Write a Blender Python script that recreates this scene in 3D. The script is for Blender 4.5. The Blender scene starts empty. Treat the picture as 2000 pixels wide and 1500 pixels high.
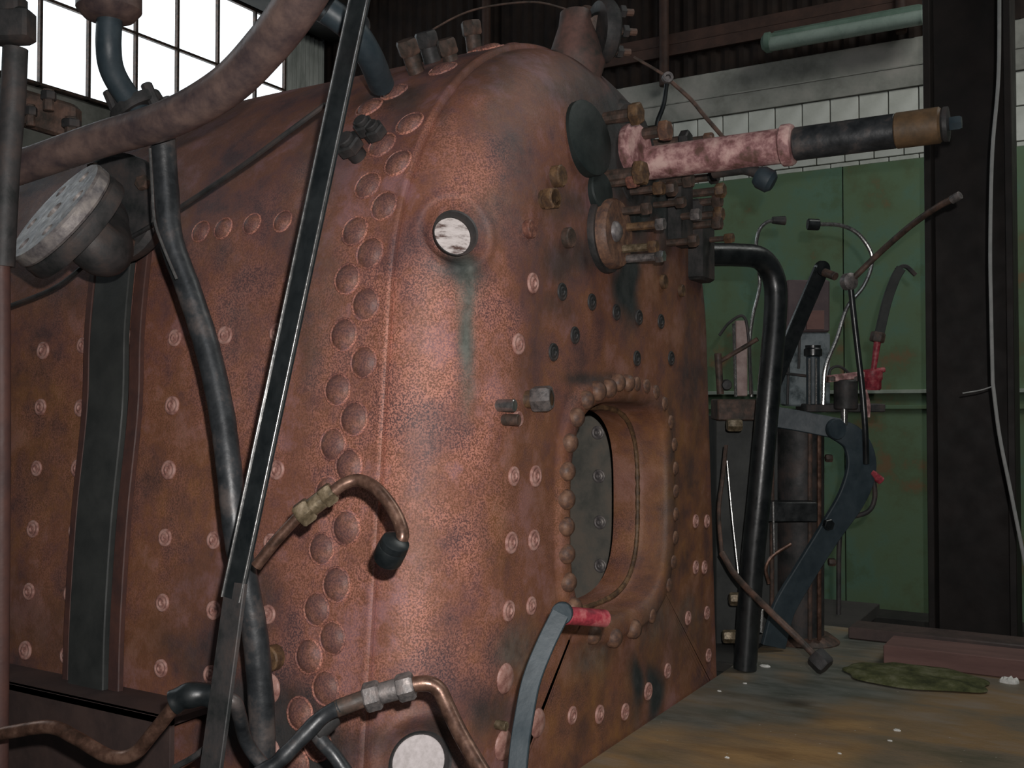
import bpy, bmesh, math, random
import numpy as np
from mathutils import Vector, Matrix, Quaternion, noise
from mathutils.bvhtree import BVHTree
random.seed(7)
V = Vector
rad = math.radians
col = bpy.context.scene.collection
# ------------------------------------------------------------------ camera, light, exposure
HEAD, PITCH, F = rad(30.5), rad(1.43), 2000.0
CAM = V((-1.326, -0.902, 0.69))
_c0 = V((math.cos(HEAD), math.sin(HEAD), 0))
CR = V((math.sin(HEAD), -math.cos(HEAD), 0))
CF = (_c0 * math.cos(PITCH) + V((0, 0, math.sin(PITCH)))).normalized()
CU = CR.cross(CF).normalized()
cd = bpy.data.cameras.new('camera'); cam = bpy.data.objects.new('camera', cd); col.objects.link(cam)
cd.lens, cd.sensor_width, cd.clip_start, cd.clip_end = 36.0, 36.0, 0.01, 100
cam.matrix_world = Matrix((( CR.x, CU.x, -CF.x, CAM.x), (CR.y, CU.y, -CF.y, CAM.y), (CR.z, CU.z, -CF.z, CAM.z), (0, 0, 0, 1)))
sc = bpy.context.scene; sc.camera = cam
sc.view_settings.view_transform = 'Standard'; sc.view_settings.look = 'None'
sc.view_settings.gamma = 1.0; sc.view_settings.use_curve_mapping = False
sc.view_settings.exposure = 0.0
world = bpy.data.worlds.new('world'); sc.world = world; world.use_nodes = True
world.node_tree.nodes['Background'].inputs[0].default_value = (0.8, 0.9, 1.0, 1)
world.node_tree.nodes['Background'].inputs[1].default_value = 1.0
def area(name, loc, target, sx, sy, power, color):
    l = bpy.data.lights.new(name, 'AREA'); l.shape = 'RECTANGLE'; l.size = sx; l.size_y = sy
    l.energy = power; l.color = color
    o = bpy.data.objects.new(name, l); col.objects.link(o); o.location = loc
    o.rotation_euler = (V(target) - V(loc)).to_track_quat('-Z', 'Y').to_euler(); return o
FL = CAM + CR * 0.035 + CU * 0.06 - CF * 0.02
sp = bpy.data.lights.new('camera_flash', 'SPOT'); sp.energy = 106; sp.color = (1.0, 0.96, 0.93)
sp.shadow_soft_size = 0.008; sp.spot_size = rad(112); sp.spot_blend = 1.0
so = bpy.data.objects.new('camera_flash', sp); col.objects.link(so); so.location = FL
so.rotation_euler = (-(CF*1.0 + CR * 0.0)).to_track_quat('Z', 'Y').to_euler()
area('wall_fill', (2.6, -2.6, 4.9), (5.4, 0.3, 0.9), 2.5, 1.2, 80, (0.97, 0.98, 0.93))  # added fill lamp that brightens the far right wall, no opening above
area('ambient_fill', (-4.2, -3.0, 3.8), (0.4, 0, 0.6), 3.0, 2.0, 36, (0.88, 0.94, 1.0))  # added ambient fill behind the camera, stands in for unseen windows

def rayd(px, py): return CF + CR * ((px - 1000) / F) - CU * ((py - 750) / F)
def at(px, py, d): return CAM + rayd(px, py) * d
def plane(px, py, axis, val):
    r = rayd(px, py); t = (val - CAM[axis]) / r[axis]; return CAM + r * t
# ------------------------------------------------------------------ mesh helpers
WO = {}
def link(o, parent=None, world=None):
    w = V(world) if world is not None else V((0, 0, 0))
    col.objects.link(o)
    if parent is not None:
        o.parent = parent; o.location = w - WO[parent.name]
    else: o.location = w
    WO[o.name] = w
    return o
def tag(o, label=None, cat=None, group=None, kind=None):
    if label: o['label'] = label
    if cat: o['category'] = cat
    if group: o['group'] = group
    if kind: o['kind'] = kind
    return o
def thing(name, label, cat, loc, group=None):
    o = bpy.data.objects.new(name, None); o.empty_display_size = 0.05
    link(o, None, loc); return tag(o, label, cat, group)
def frame(d):
    d = V(d).normalized(); a = V((0, 0, 1)) if abs(d.z) < 0.9 else V((1, 0, 0))
    x = d.cross(a).normalized(); y = d.cross(x).normalized(); return x, y, d
def spline(pts, n=10):
    pts = [V(p) for p in pts]
    if len(pts) < 3: return pts
    P = [pts[0] * 2 - pts[1]] + pts + [pts[-1] * 2 - pts[-2]]; out = []
    for i in range(1, len(P) - 2):
        for k in range(n):
            t = k / n; a, b, c, d = P[i-1], P[i], P[i+1], P[i+2]
            out.append(0.5 * ((2*b) + (c-a)*t + (2*a-5*b+4*c-d)*t*t + (3*b-a-3*c+d)*t**3))
    out.append(pts[-1]); return out
class MB:
    def __init__(s): s.v = []; s.f = []
    def ring(s, c, x, y, r, n, rot=0):
        i0 = len(s.v)
        for k in range(n):
            a = 2 * math.pi * k / n + rot; s.v.append(c + x * (r * math.cos(a)) + y * (r * math.sin(a)))
        return i0
    def bridge(s, a, b, n):
        for k in range(n): s.f.append((a + k, a + (k+1) % n, b + (k+1) % n, b + k))
    def lathe(s, prof, origin, axis, n=20, rot=0):
        """prof: (radius, height) list"""
        x, y, d = frame(axis); o = V(origin); last = None
        for j, (r, h) in enumerate(prof):
            i = s.ring(o + d * h, x, y, max(r, 1e-5), n, rot)
            if last is not None: s.bridge(last, i, n)
            else: s.f.append(tuple(range(i, i+n)))
            last = i
        s.f.append(tuple(range(last + n - 1, last - 1, -1))); return s
    def cyl(s, p0, p1, r, n=16, r2=None, rot=0):
        p0, p1 = V(p0), V(p1); L = (p1 - p0).length; r2 = r if r2 is None else r2
        b = min(r * 0.12, L * 0.2)
        return s.lathe([(r - b, 0), (r, b), (r2, L - b), (r2 - min(b, r2*0.5), L)], p0, p1 - p0, n, rot)
    def hexnut(s, c, axis, r, h, rot=0.2):
        return s.lathe([(r*0.88, 0), (r, h*0.12), (r, h*0.85), (r*0.86, h)], c, axis, 6, rot)
    def tube(s, pts, r, n=14, sm=10, r2=None, bump=0.0):
        P = spline(pts, sm); N = len(P); x, y, d = frame(P[1] - P[0]); last = None
        for i, p in enumerate(P):
            t = (P[min(i+1, N-1)] - P[max(i-1, 0)]).normalized()
            x = (x - t * x.dot(t)).normalized(); y = t.cross(x)
            rr = r if r2 is None else r + (r2 - r) * i / (N - 1)
            if bump: rr *= 1 + bump * noise.noise(p * 60)
            k = s.ring(p, x, y, rr, n)
            if last is None: s.f.append(tuple(range(k + n - 1, k - 1, -1)))
            else: s.bridge(last, k, n)
            last = k
        s.f.append(tuple(range(last, last + n))); return s
    def strip(s, pts, w, t, nrm, sm=8):
        """flat bar swept along pts, width w in the plane, thickness t along nrm"""
        P = spline(pts, sm); N = len(P); last = None; nrm = V(nrm).normalized()
        ws = w if callable(w) else (lambda u: w)
        for i, p in enumerate(P):
            T = (P[min(i+1, N-1)] - P[max(i-1, 0)]).normalized()
            u = T.cross(nrm).normalized(); nn = u.cross(T).normalized(); a = ws(i / (N - 1)) / 2; b = t / 2; c = min(b, a) * 0.3
            k = len(s.v)
            for (q, h) in ((-a+c, -b), (a-c, -b), (a, -b+c), (a, b-c), (a-c, b), (-a+c, b), (-a, b-c), (-a, -b+c)): s.v.append(p + u*q + nn*h)
            if last is None: s.f.append(tuple(range(k + 7, k - 1, -1)))
            else: s.bridge(last, k, 8)
            last = k
        s.f.append(tuple(range(last, last + 8))); return s
    def box(s, c, ax, ay, az, hx, hy, hz, bev=0.08):
        c = V(c); ax, ay, az = V(ax).normalized(), V(ay).normalized(), V(az).normalized()
        b = min(hx, hy, hz) * bev; ring = []
        for (z, ins) in ((-hz, b), (-hz + b, 0), (hz - b, 0), (hz, b)):
            k = len(s.v); X, Y = hx - ins, hy - ins
            for (q, w) in ((-X+b, -Y), (X-b, -Y), (X, -Y+b), (X, Y-b), (X-b, Y), (-X+b, Y), (-X, Y-b), (-X, -Y+b)):
                s.v.append(c + ax*q + ay*w + az*z)
            ring.append(k)
        for a, b_ in zip(ring, ring[1:]): s.bridge(a, b_, 8)
        s.f.append(tuple(range(ring[0] + 7, ring[0] - 1, -1))); s.f.append(tuple(range(ring[-1], ring[-1] + 8))); return s
    def bx(s, x0, x1, y0, y1, z0, z1, bev=0.06):
        return s.box(((x0+x1)/2, (y0+y1)/2, (z0+z1)/2), (1,0,0), (0,1,0), (0,0,1), abs(x1-x0)/2, abs(y1-y0)/2, abs(z1-z0)/2, bev)
    def mesh(s, name, off=V((0,0,0)), angle=35):
        me = bpy.data.meshes.new(name); me.from_pydata([tuple(p - off) for p in s.v], [], s.f)
        bm = bmesh.new(); bm.from_mesh(me); bmesh.ops.recalc_face_normals(bm, faces=bm.faces); bm.to_mesh(me); bm.free()
        me.shade_smooth(); me.set_sharp_from_angle(angle=rad(angle)); return me
    def build(s, name, mat, parent=None, label=None, angle=35, at=None):
        xs = [p for p in s.v]; lo = V((min(p.x for p in xs), min(p.y for p in xs), min(p.z for p in xs))); hi = V((max(p.x for p in xs), max(p.y for p in xs), max(p.z for p in xs)))
        o0 = V(at) if at is not None else V(((lo.x+hi.x)/2, (lo.y+hi.y)/2, lo.z))
        me = s.mesh(name, o0, angle); me.materials.append(mat)
        o = bpy.data.objects.new(name, me); link(o, parent, o0)
        if label: o['label'] = label
        return o
def inst(name, me, loc, nrm, parent, rot=0.0, scale=1.0):
    o = bpy.data.objects.new(name, me); link(o, parent, loc)
    q = V((0,0,1)).rotation_difference(V(nrm)) @ Quaternion((0,0,1), rot)
    o.rotation_mode = 'QUATERNION'; o.rotation_quaternion = q; o.scale = (scale,)*3; return o
# ------------------------------------------------------------------ materials
def mat(name, cols, rough=0.6, metal=0.0, scale=20, bump=0.15, bscale=200, spec=0.4, detail=6, stretch=None, emit=None, rvar=0.15):
    m = bpy.data.materials.new(name); m.use_nodes = True; nt = m.node_tree; N = nt.nodes; L = nt.links
    p = N['Principled BSDF']; tc = N.new('ShaderNodeTexCoord'); src = tc.outputs['Object']
    if stretch:
        mp = N.new('ShaderNodeMapping'); mp.inputs['Scale'].default_value = stretch; L.new(src, mp.inputs[0]); src = mp.outputs[0]
    n = N.new('ShaderNodeTexNoise'); n.inputs['Scale'].default_value = scale; n.inputs['Detail'].default_value = detail; n.inputs['Roughness'].default_value = 0.65
    L.new(src, n.inputs['Vector'])
    r = N.new('ShaderNodeValToRGB'); e = r.color_ramp.elements
    k = len(cols)
    while len(e) < k: e.new(0.5)
    for i, c in enumerate(cols):
        e[i].position = 0.36 + 0.28 * i / max(1, k - 1) if k > 1 else 0.5; e[i].color = (*c, 1)
    if k == 1: e[1].color = (*cols[0], 1)
    L.new(n.outputs['Fac'], r.inputs[0]); L.new(r.outputs[0], p.inputs['Base Color'])
    p.inputs['Metallic'].default_value = metal; p.inputs['Specular IOR Level'].default_value = spec
    mr = N.new('ShaderNodeMapRange'); mr.inputs[3].default_value = max(0.05, rough - rvar); mr.inputs[4].default_value = min(1, rough + rvar)
    n2 = N.new('ShaderNodeTexNoise'); n2.inputs['Scale'].default_value = scale * 2.3; L.new(src, n2.inputs['Vector'])
    L.new(n2.outputs['Fac'], mr.inputs[0]); L.new(mr.outputs[0], p.inputs['Roughness'])
    if bump:
        b = N.new('ShaderNodeBump'); b.inputs['Strength'].default_value = bump; b.inputs['Distance'].default_value = 0.002
        n3 = N.new('ShaderNodeTexNoise'); n3.inputs['Scale'].default_value = bscale; n3.inputs['Detail'].default_value = 3; L.new(src, n3.inputs['Vector'])
        L.new(n3.outputs['Fac'], b.inputs['Height']); L.new(b.outputs[0], p.inputs['Normal'])
    if emit: p.inputs['Emission Color'].default_value = (*emit[0], 1); p.inputs['Emission Strength'].default_value = emit[1]
    return m
def boiler_mat():
    m = bpy.data.materials.new('rusty_boiler_plate'); m.use_nodes = True; nt = m.node_tree; N = nt.nodes; L = nt.links
    p = N['Principled BSDF']; tc = N.new('ShaderNodeTexCoord')
    at_ = N.new('ShaderNodeAttribute'); at_.attribute_name = 'wear'
    sep = N.new('ShaderNodeSeparateColor'); L.new(at_.outputs['Color'], sep.inputs[0])
    def nz(scale, detail=4, rough=0.6, st=None):
        n = N.new('ShaderNodeTexNoise'); n.inputs['Scale'].default_value = scale; n.inputs['Detail'].default_value = detail; n.inputs['Roughness'].default_value = rough
        src = tc.outputs['Object']
        if st:
            mp = N.new('ShaderNodeMapping'); mp.inputs['Scale'].default_value = st; L.new(src, mp.inputs[0]); src = mp.outputs[0]
        L.new(src, n.inputs['Vector']); return n.outputs['Fac']
    def ramp(fac, stops):
        r = N.new('ShaderNodeValToRGB'); e = r.color_ramp.elements
        while len(e) < len(stops): e.new(0.5)
        for i, (q, c) in enumerate(stops): e[i].position = q; e[i].color = (*c, 1)
        L.new(fac, r.inputs[0]); return r.outputs[0]
    def mix(f, a, b):
        x = N.new('ShaderNodeMix'); x.data_type = 'RGBA'
        if isinstance(f, float): x.inputs[0].default_value = f
        else: L.new(f, x.inputs[0])
        for s_, v in ((6, a), (7, b)):
            if isinstance(v, tuple): x.inputs[s_].default_value = (*v, 1)
            else: L.new(v, x.inputs[s_])
        return x.outputs[2]
    def math_(op, a, b=None, clamp=False):
        x = N.new('ShaderNodeMath'); x.operation = op; x.use_clamp = clamp
        for i, v in enumerate((a, b)):
            if v is None: continue
            if isinstance(v, (float, int)): x.inputs[i].default_value = v
            else: L.new(v, x.inputs[i])
        return x.outputs[0]
    base = ramp(nz(7, 8, 0.7), [(0.36, (0.088, 0.050, 0.054)), (0.45, (0.165, 0.073, 0.064)), (0.53, (0.205, 0.083, 0.050)), (0.63, (0.27, 0.135, 0.135))])
    orange = ramp(nz(14, 8), [(0.35, (0.10, 0.048, 0.026)), (0.5, (0.175, 0.078, 0.028)), (0.65, (0.25, 0.118, 0.035))])
    soot = ramp(nz(25, 6), [(0.35, (0.016, 0.022, 0.022)), (0.6, (0.04, 0.045, 0.045))])
    green = ramp(nz(40, 6), [(0.35, (0.06, 0.07, 0.06)), (0.6, (0.15, 0.16, 0.14))])
    # raised salmon grains of scale
    g = ramp(nz(330, 3, 0.6), [(0.45, (0, 0, 0)), (0.56, (1, 1, 1))])
    patch = ramp(nz(9, 5), [(0.38, (0.35, 0.35, 0.35)), (0.56, (1, 1, 1))])
    alpha = at_.outputs['Alpha']
    gf = math_('MULTIPLY', math_('MULTIPLY', g, patch), math_('MULTIPLY', alpha, 0.85))
    c1 = mix(math_('MULTIPLY', sep.outputs[2], math_('ADD', math_('MULTIPLY', nz(8, 6), 1.2), 0.2), True), base, orange)
    c2 = mix(gf, c1, (0.64, 0.275, 0.20))
    br = math_('ADD', math_('MULTIPLY', nz(16, 8), 1.3), -0.65)
    fr = math_('ADD', math_('MULTIPLY', nz(16, 8, 0.7), 1.6), -0.8)
    sf = math_('MULTIPLY', sep.outputs[0], math_('ADD', math_('ADD', sep.outputs[0], fr), 0.3, True), True)
    c3 = mix(sf, c2, soot)
    vf = math_('MULTIPLY', sep.outputs[1], math_('ADD', math_('ADD', sep.outputs[1], fr), 0.35, True), True)
    c4 = mix(vf, c3, green)
    L.new(c4, p.inputs['Base Color'])
    p.inputs['Specular IOR Level'].default_value = 0.45
    L.new(math_('ADD', math_('MULTIPLY', nz(12, 4), 0.3), 0.45), p.inputs['Roughness'])
    b = N.new('ShaderNodeBump'); b.inputs['Strength'].default_value = 0.35; b.inputs['Distance'].default_value = 0.0022
    hh = math_('ADD', math_('MULTIPLY', nz(260, 2, 0.5), 0.7), math_('MULTIPLY', nz(45, 4), 1.3))
    L.new(hh, b.inputs['Height']); L.new(b.outputs[0], p.inputs['Normal'])
    return m
M = dict(
    boiler=boiler_mat(),
    rivet=mat('rusty_rivet', [(0.10, 0.05, 0.045), (0.17, 0.07, 0.05), (0.30, 0.14, 0.10)], 0.5, 0, 90, 0.3, 260),
    stay=mat('pale_stay_head', [(0.22, 0.10, 0.085), (0.38, 0.20, 0.165), (0.48, 0.29, 0.25)], 0.5, 0, 60, 0.2, 300),
    orust=mat('ochre_rusty_metal', [(0.055, 0.033, 0.022), (0.11, 0.062, 0.032), (0.19, 0.11, 0.055)], 0.6, 0, 50, 0.3, 200),
    orivet=mat('brown_rusty_rivet', [(0.08, 0.05, 0.042), (0.14, 0.075, 0.05), (0.22, 0.12, 0.075)], 0.55, 0, 50, 0.3, 200),
    inner=mat('grey_green_scaled_plate', [(0.10, 0.10, 0.088), (0.15, 0.14, 0.12), (0.19, 0.16, 0.13)], 0.7, 0, 12, 0.3, 120),
    ledgem=mat('grimy_brown_ledge', [(0.05, 0.035, 0.033), (0.085, 0.055, 0.048)], 0.6, 0, 12, 0.2, 100),
    gslate=mat('green_black_disc_paint', [(0.010, 0.016, 0.016), (0.024, 0.032, 0.03)], 0.6, 0, 14, 0.25, 100, 0.35),
    conem=mat('dull_rust_cone', [(0.05, 0.045, 0.04), (0.11, 0.065, 0.055), (0.17, 0.09, 0.075)], 0.6, 0, 16, 0.2, 160),
    sleeve=mat('tan_brown_sleeve', [(0.07, 0.045, 0.025), (0.13, 0.075, 0.035)], 0.6, 0, 30, 0.2, 120),
    drust=mat('dark_rusty_metal', [(0.03, 0.025, 0.02), (0.07, 0.045, 0.035), (0.13, 0.075, 0.055)], 0.6, 0, 30, 0.3, 160),
    black=mat('black_painted_steel', [(0.006, 0.008, 0.009), (0.016, 0.019, 0.02)], 0.33, 0.0, 25, 0.1, 120, 0.6),
    slate=mat('blue_grey_painted_steel', [(0.020, 0.032, 0.040), (0.036, 0.052, 0.062)], 0.5, 0.0, 18, 0.15, 120, 0.5),
    pipeb=mat('brown_grey_steam_pipe', [(0.055, 0.04, 0.042), (0.10, 0.068, 0.062), (0.15, 0.10, 0.085)], 0.42, 0.1, 22, 0.2, 140, 0.5),
    dpipe=mat('dark_flaking_pipe', [(0.012, 0.014, 0.016), (0.03, 0.033, 0.036), (0.09, 0.075, 0.07)], 0.42, 0.1, 16, 0.3, 80, 0.5),
    flange=mat('grey_machined_flange', [(0.10, 0.09, 0.095), (0.20, 0.18, 0.175), (0.30, 0.27, 0.25)], 0.5, 0.3, 40, 0.3, 120, 0.5),
    dsoot=mat('sooty_casting', [(0.013, 0.015, 0.015), (0.035, 0.033, 0.033), (0.06, 0.045, 0.04)], 0.6, 0.0, 14, 0.25, 120),
    strap=mat('grey_black_frame_steel', [(0.028, 0.031, 0.030), (0.050, 0.053, 0.050)], 0.6, 0, 10, 0.15, 120),
    edge=mat('reddish_steel_edge', [(0.055, 0.03, 0.028), (0.10, 0.045, 0.035)], 0.6, 0, 14, 0.2, 120),
    copper=mat('tarnished_copper_pipe', [(0.06, 0.035, 0.025), (0.13, 0.07, 0.05), (0.24, 0.14, 0.10)], 0.35, 0.55, 40, 0.1, 200, 0.6),
    brass=mat('tarnished_brass_fitting', [(0.08, 0.06, 0.035), (0.17, 0.13, 0.08), (0.28, 0.22, 0.15)], 0.4, 0.4, 60, 0.2, 200, 0.6),
    nutg=mat('grey_union_nut', [(0.07, 0.065, 0.065), (0.15, 0.135, 0.13), (0.2, 0.17, 0.16)], 0.5, 0.3, 70, 0.3, 200, 0.5),
    pink=mat('pink_primer_tube', [(0.13, 0.07, 0.055), (0.27, 0.13, 0.13), (0.50, 0.30, 0.28), (0.62, 0.42, 0.38)], 0.6, 0, 24, 0.25, 160),
    redp=mat('worn_red_paint', [(0.16, 0.02, 0.03), (0.30, 0.035, 0.05), (0.40, 0.12, 0.12)], 0.5, 0, 45, 0.2, 200),
    chrome=mat('bright_steel', [(0.2, 0.2, 0.2), (0.36, 0.36, 0.35)], 0.25, 0.8, 60, 0.1, 200, 0.6),
    white=mat('white_flaked_paint', [(0.10, 0.055, 0.045), (0.62, 0.56, 0.54), (0.72, 0.66, 0.64)], 0.7, 0, 26, 0.3, 150, stretch=(1, 1, 3)),
    cleanw=mat('white_gauge_paper', [(0.55, 0.5, 0.49), (0.72, 0.66, 0.66)], 0.8, 0, 90, 0.1, 150),
    wire=mat('grey_white_cable', [(0.30, 0.31, 0.30), (0.38, 0.38, 0.37)], 0.6, 0, 30, 0),
    concrete=mat('stained_concrete', [(0.20, 0.20, 0.18), (0.30, 0.30, 0.27), (0.38, 0.36, 0.33)], 0.9, 0, 3, 0.3, 60),
    block=mat('white_painted_block', [(0.54, 0.55, 0.50), (0.70, 0.71, 0.66)], 0.8, 0, 5, 0.3, 60),
    mortar=mat('grey_mortar', [(0.14, 0.15, 0.13), (0.2, 0.2, 0.18)], 0.9, 0, 8, 0.2, 60),
    greenw=mat('flaking_green_wall_paint', [(0.20, 0.13, 0.065), (0.12, 0.165, 0.085), (0.13, 0.20, 0.11), (0.13, 0.205, 0.12), (0.12, 0.215, 0.145), (0.105, 0.17, 0.095)], 0.6, 0, 1.6, 0.2, 60, 0.4),
    ledge=mat('pale_green_trim', [(0.28, 0.33, 0.27), (0.40, 0.44, 0.38)], 0.6, 0, 10, 0.1, 60),
    corr=mat('brown_corrugated_sheet', [(0.014, 0.010, 0.009), (0.028, 0.018, 0.014)], 0.8, 0, 6, 0.1, 60, 0.2),
    purlin=mat('red_oxide_steelwork', [(0.04, 0.022, 0.017), (0.075, 0.038, 0.028)], 0.7, 0, 8, 0.1, 60),
    corrw=mat('weathered_white_sheet', [(0.34, 0.36, 0.33), (0.6, 0.62, 0.58)], 0.7, 0, 6, 0.1, 60, stretch=(3, 3, 0.4)),
    lampb=mat('green_white_lamp_housing', [(0.11, 0.17, 0.135), (0.16, 0.235, 0.19)], 0.4, 0, 8, 0.05, 60),
    lampt=mat('milky_lamp_cover', [(0.24, 0.31, 0.27), (0.31, 0.38, 0.34)], 0.3, 0, 8, 0, 60),
    roof=mat('dark_roof_boards', [(0.02, 0.02, 0.02), (0.04, 0.035, 0.03)], 0.9, 0, 4, 0.1, 60),
    beam=mat('black_brown_column_paint', [(0.011, 0.009, 0.008), (0.022, 0.016, 0.014)], 0.6, 0, 6, 0.15, 60, 0.3),
    shedfloor=mat('oily_shed_floor', [(0.02, 0.02, 0.018), (0.05, 0.045, 0.04)], 0.9, 0, 3, 0.3, 40),
    timber=mat('red_brown_timber', [(0.13, 0.07, 0.062), (0.20, 0.11, 0.095)], 0.8, 0, 14, 0.2, 100, stretch=(1, 0.15, 1)),
    matg=mat('oily_green_sacking', [(0.035, 0.04, 0.018), (0.08, 0.085, 0.035), (0.14, 0.14, 0.08)], 0.95, 0, 18, 0.6, 120, 0.2),
    gauge=mat('pale_gauge_guard', [(0.22, 0.15, 0.14), (0.34, 0.26, 0.24)], 0.4, 0, 30, 0.1, 100),
    bluel=mat('blue_grey_chipped_paint', [(0.03, 0.045, 0.05), (0.15, 0.18, 0.19), (0.20, 0.23, 0.24)], 0.6, 0, 18, 0.2, 100),
    mauve=mat('mauve_grey_paint', [(0.07, 0.05, 0.055), (0.11, 0.08, 0.08)], 0.6, 0, 10, 0.1, 100),
    rubble=mat('white_plaster_crumb', [(0.5, 0.5, 0.47), (0.75, 0.74, 0.70)], 0.9, 0, 60, 0.3, 200),
)
def glow(name, c, s):
    m = bpy.data.materials.new(name); m.use_nodes = True; N = m.node_tree.nodes; p = N['Principled BSDF']
    p.inputs['Base Color'].default_value = (0.7, 0.75, 0.75, 1); p.inputs['Emission Color'].default_value = (*c, 1); p.inputs['Emission Strength'].default_value = s; return m
M['pane'] = glow('daylit_frosted_pane', (0.86, 0.95, 1.0), 1.9)
def floor_mat():
    m = bpy.data.materials.new('oil_stained_plywood'); m.use_nodes = True; nt = m.node_tree; N = nt.nodes; L = nt.links
    p = N['Principled BSDF']; tc = N.new('ShaderNodeTexCoord')
    mp = N.new('ShaderNodeMapping'); mp.inputs['Rotation'].default_value = (0, 0, rad(30)); mp.inputs['Scale'].default_value = (2.2, 0.8, 1); L.new(tc.outputs['Object'], mp.inputs[0])
    def nz(s, d, src): 
        n = N.new('ShaderNodeTexNoise'); n.inputs['Scale'].default_value = s; n.inputs['Detail'].default_value = d; n.inputs['Roughness'].default_value = 0.62; L.new(src, n.inputs['Vector']); return n.outputs['Fac']
    def ramp(f, st):
        r = N.new('ShaderNodeValToRGB'); e = r.color_ramp.elements
        while len(e) < len(st): e.new(0.5)
        for i, (q, c) in enumerate(st): e[i].position = q; e[i].color = (*c, 1)
        L.new(f, r.inputs[0]); return r.outputs[0]
    wood = ramp(nz(2.4, 7, mp.outputs[0]), [(0.36, (0.11, 0.10, 0.065)), (0.46, (0.19, 0.15, 0.105)), (0.54, (0.27, 0.17, 0.08)), (0.64, (0.29, 0.22, 0.16))])
    g = ramp(nz(1.3, 4, tc.outputs['Object']), [(0.45, (0, 0, 0)), (0.6, (1, 1, 1))])
    att = N.new('ShaderNodeAttribute'); att.attribute_name = 'wear'; sep = N.new('ShaderNodeSeparateColor'); L.new(att.outputs['Color'], sep.inputs[0])
    x = N.new('ShaderNodeMix'); x.data_type = 'RGBA'; L.new(sep.outputs[0], x.inputs[0]); L.new(wood, x.inputs[6])
    grey = ramp(nz(9, 6, mp.outputs[0]), [(0.35, (0.065, 0.075, 0.062)), (0.6, (0.15, 0.16, 0.145))]); L.new(grey, x.inputs[7])
    y = N.new('ShaderNodeMix'); y.data_type = 'RGBA'; L.new(sep.outputs[1], y.inputs[0]); L.new(x.outputs[2], y.inputs[6])
    och = ramp(nz(7, 6, mp.outputs[0]), [(0.38, (0.24, 0.14, 0.06)), (0.6, (0.40, 0.24, 0.10))]); L.new(och, y.inputs[7])
    v = N.new('ShaderNodeTexVoronoi'); v.inputs['Scale'].default_value = 26; L.new(tc.outputs['Object'], v.inputs['Vector'])
    vr = ramp(v.outputs['Distance'], [(0.035, (1, 1, 1)), (0.05, (0, 0, 0))])
    z = N.new('ShaderNodeMix'); z.data_type = 'RGBA'; L.new(vr, z.inputs[0]); L.new(y.outputs[2], z.inputs[6]); z.inputs[7].default_value = (0.5, 0.47, 0.40, 1)
    L.new(z.outputs[2], p.inputs['Base Color']); p.inputs['Roughness'].default_value = 0.5
    b = N.new('ShaderNodeBump'); b.inputs['Strength'].default_value = 0.3; b.inputs['Distance'].default_value = 0.003
    L.new(nz(60, 4, mp.outputs[0]), b.inputs['Height']); L.new(b.outputs[0], p.inputs['Normal']); return m
M['plate'] = floor_mat()
def toward(n, p):   # flip normal toward camera
    return n if n.dot(CAM - p) > 0 else -n
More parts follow.
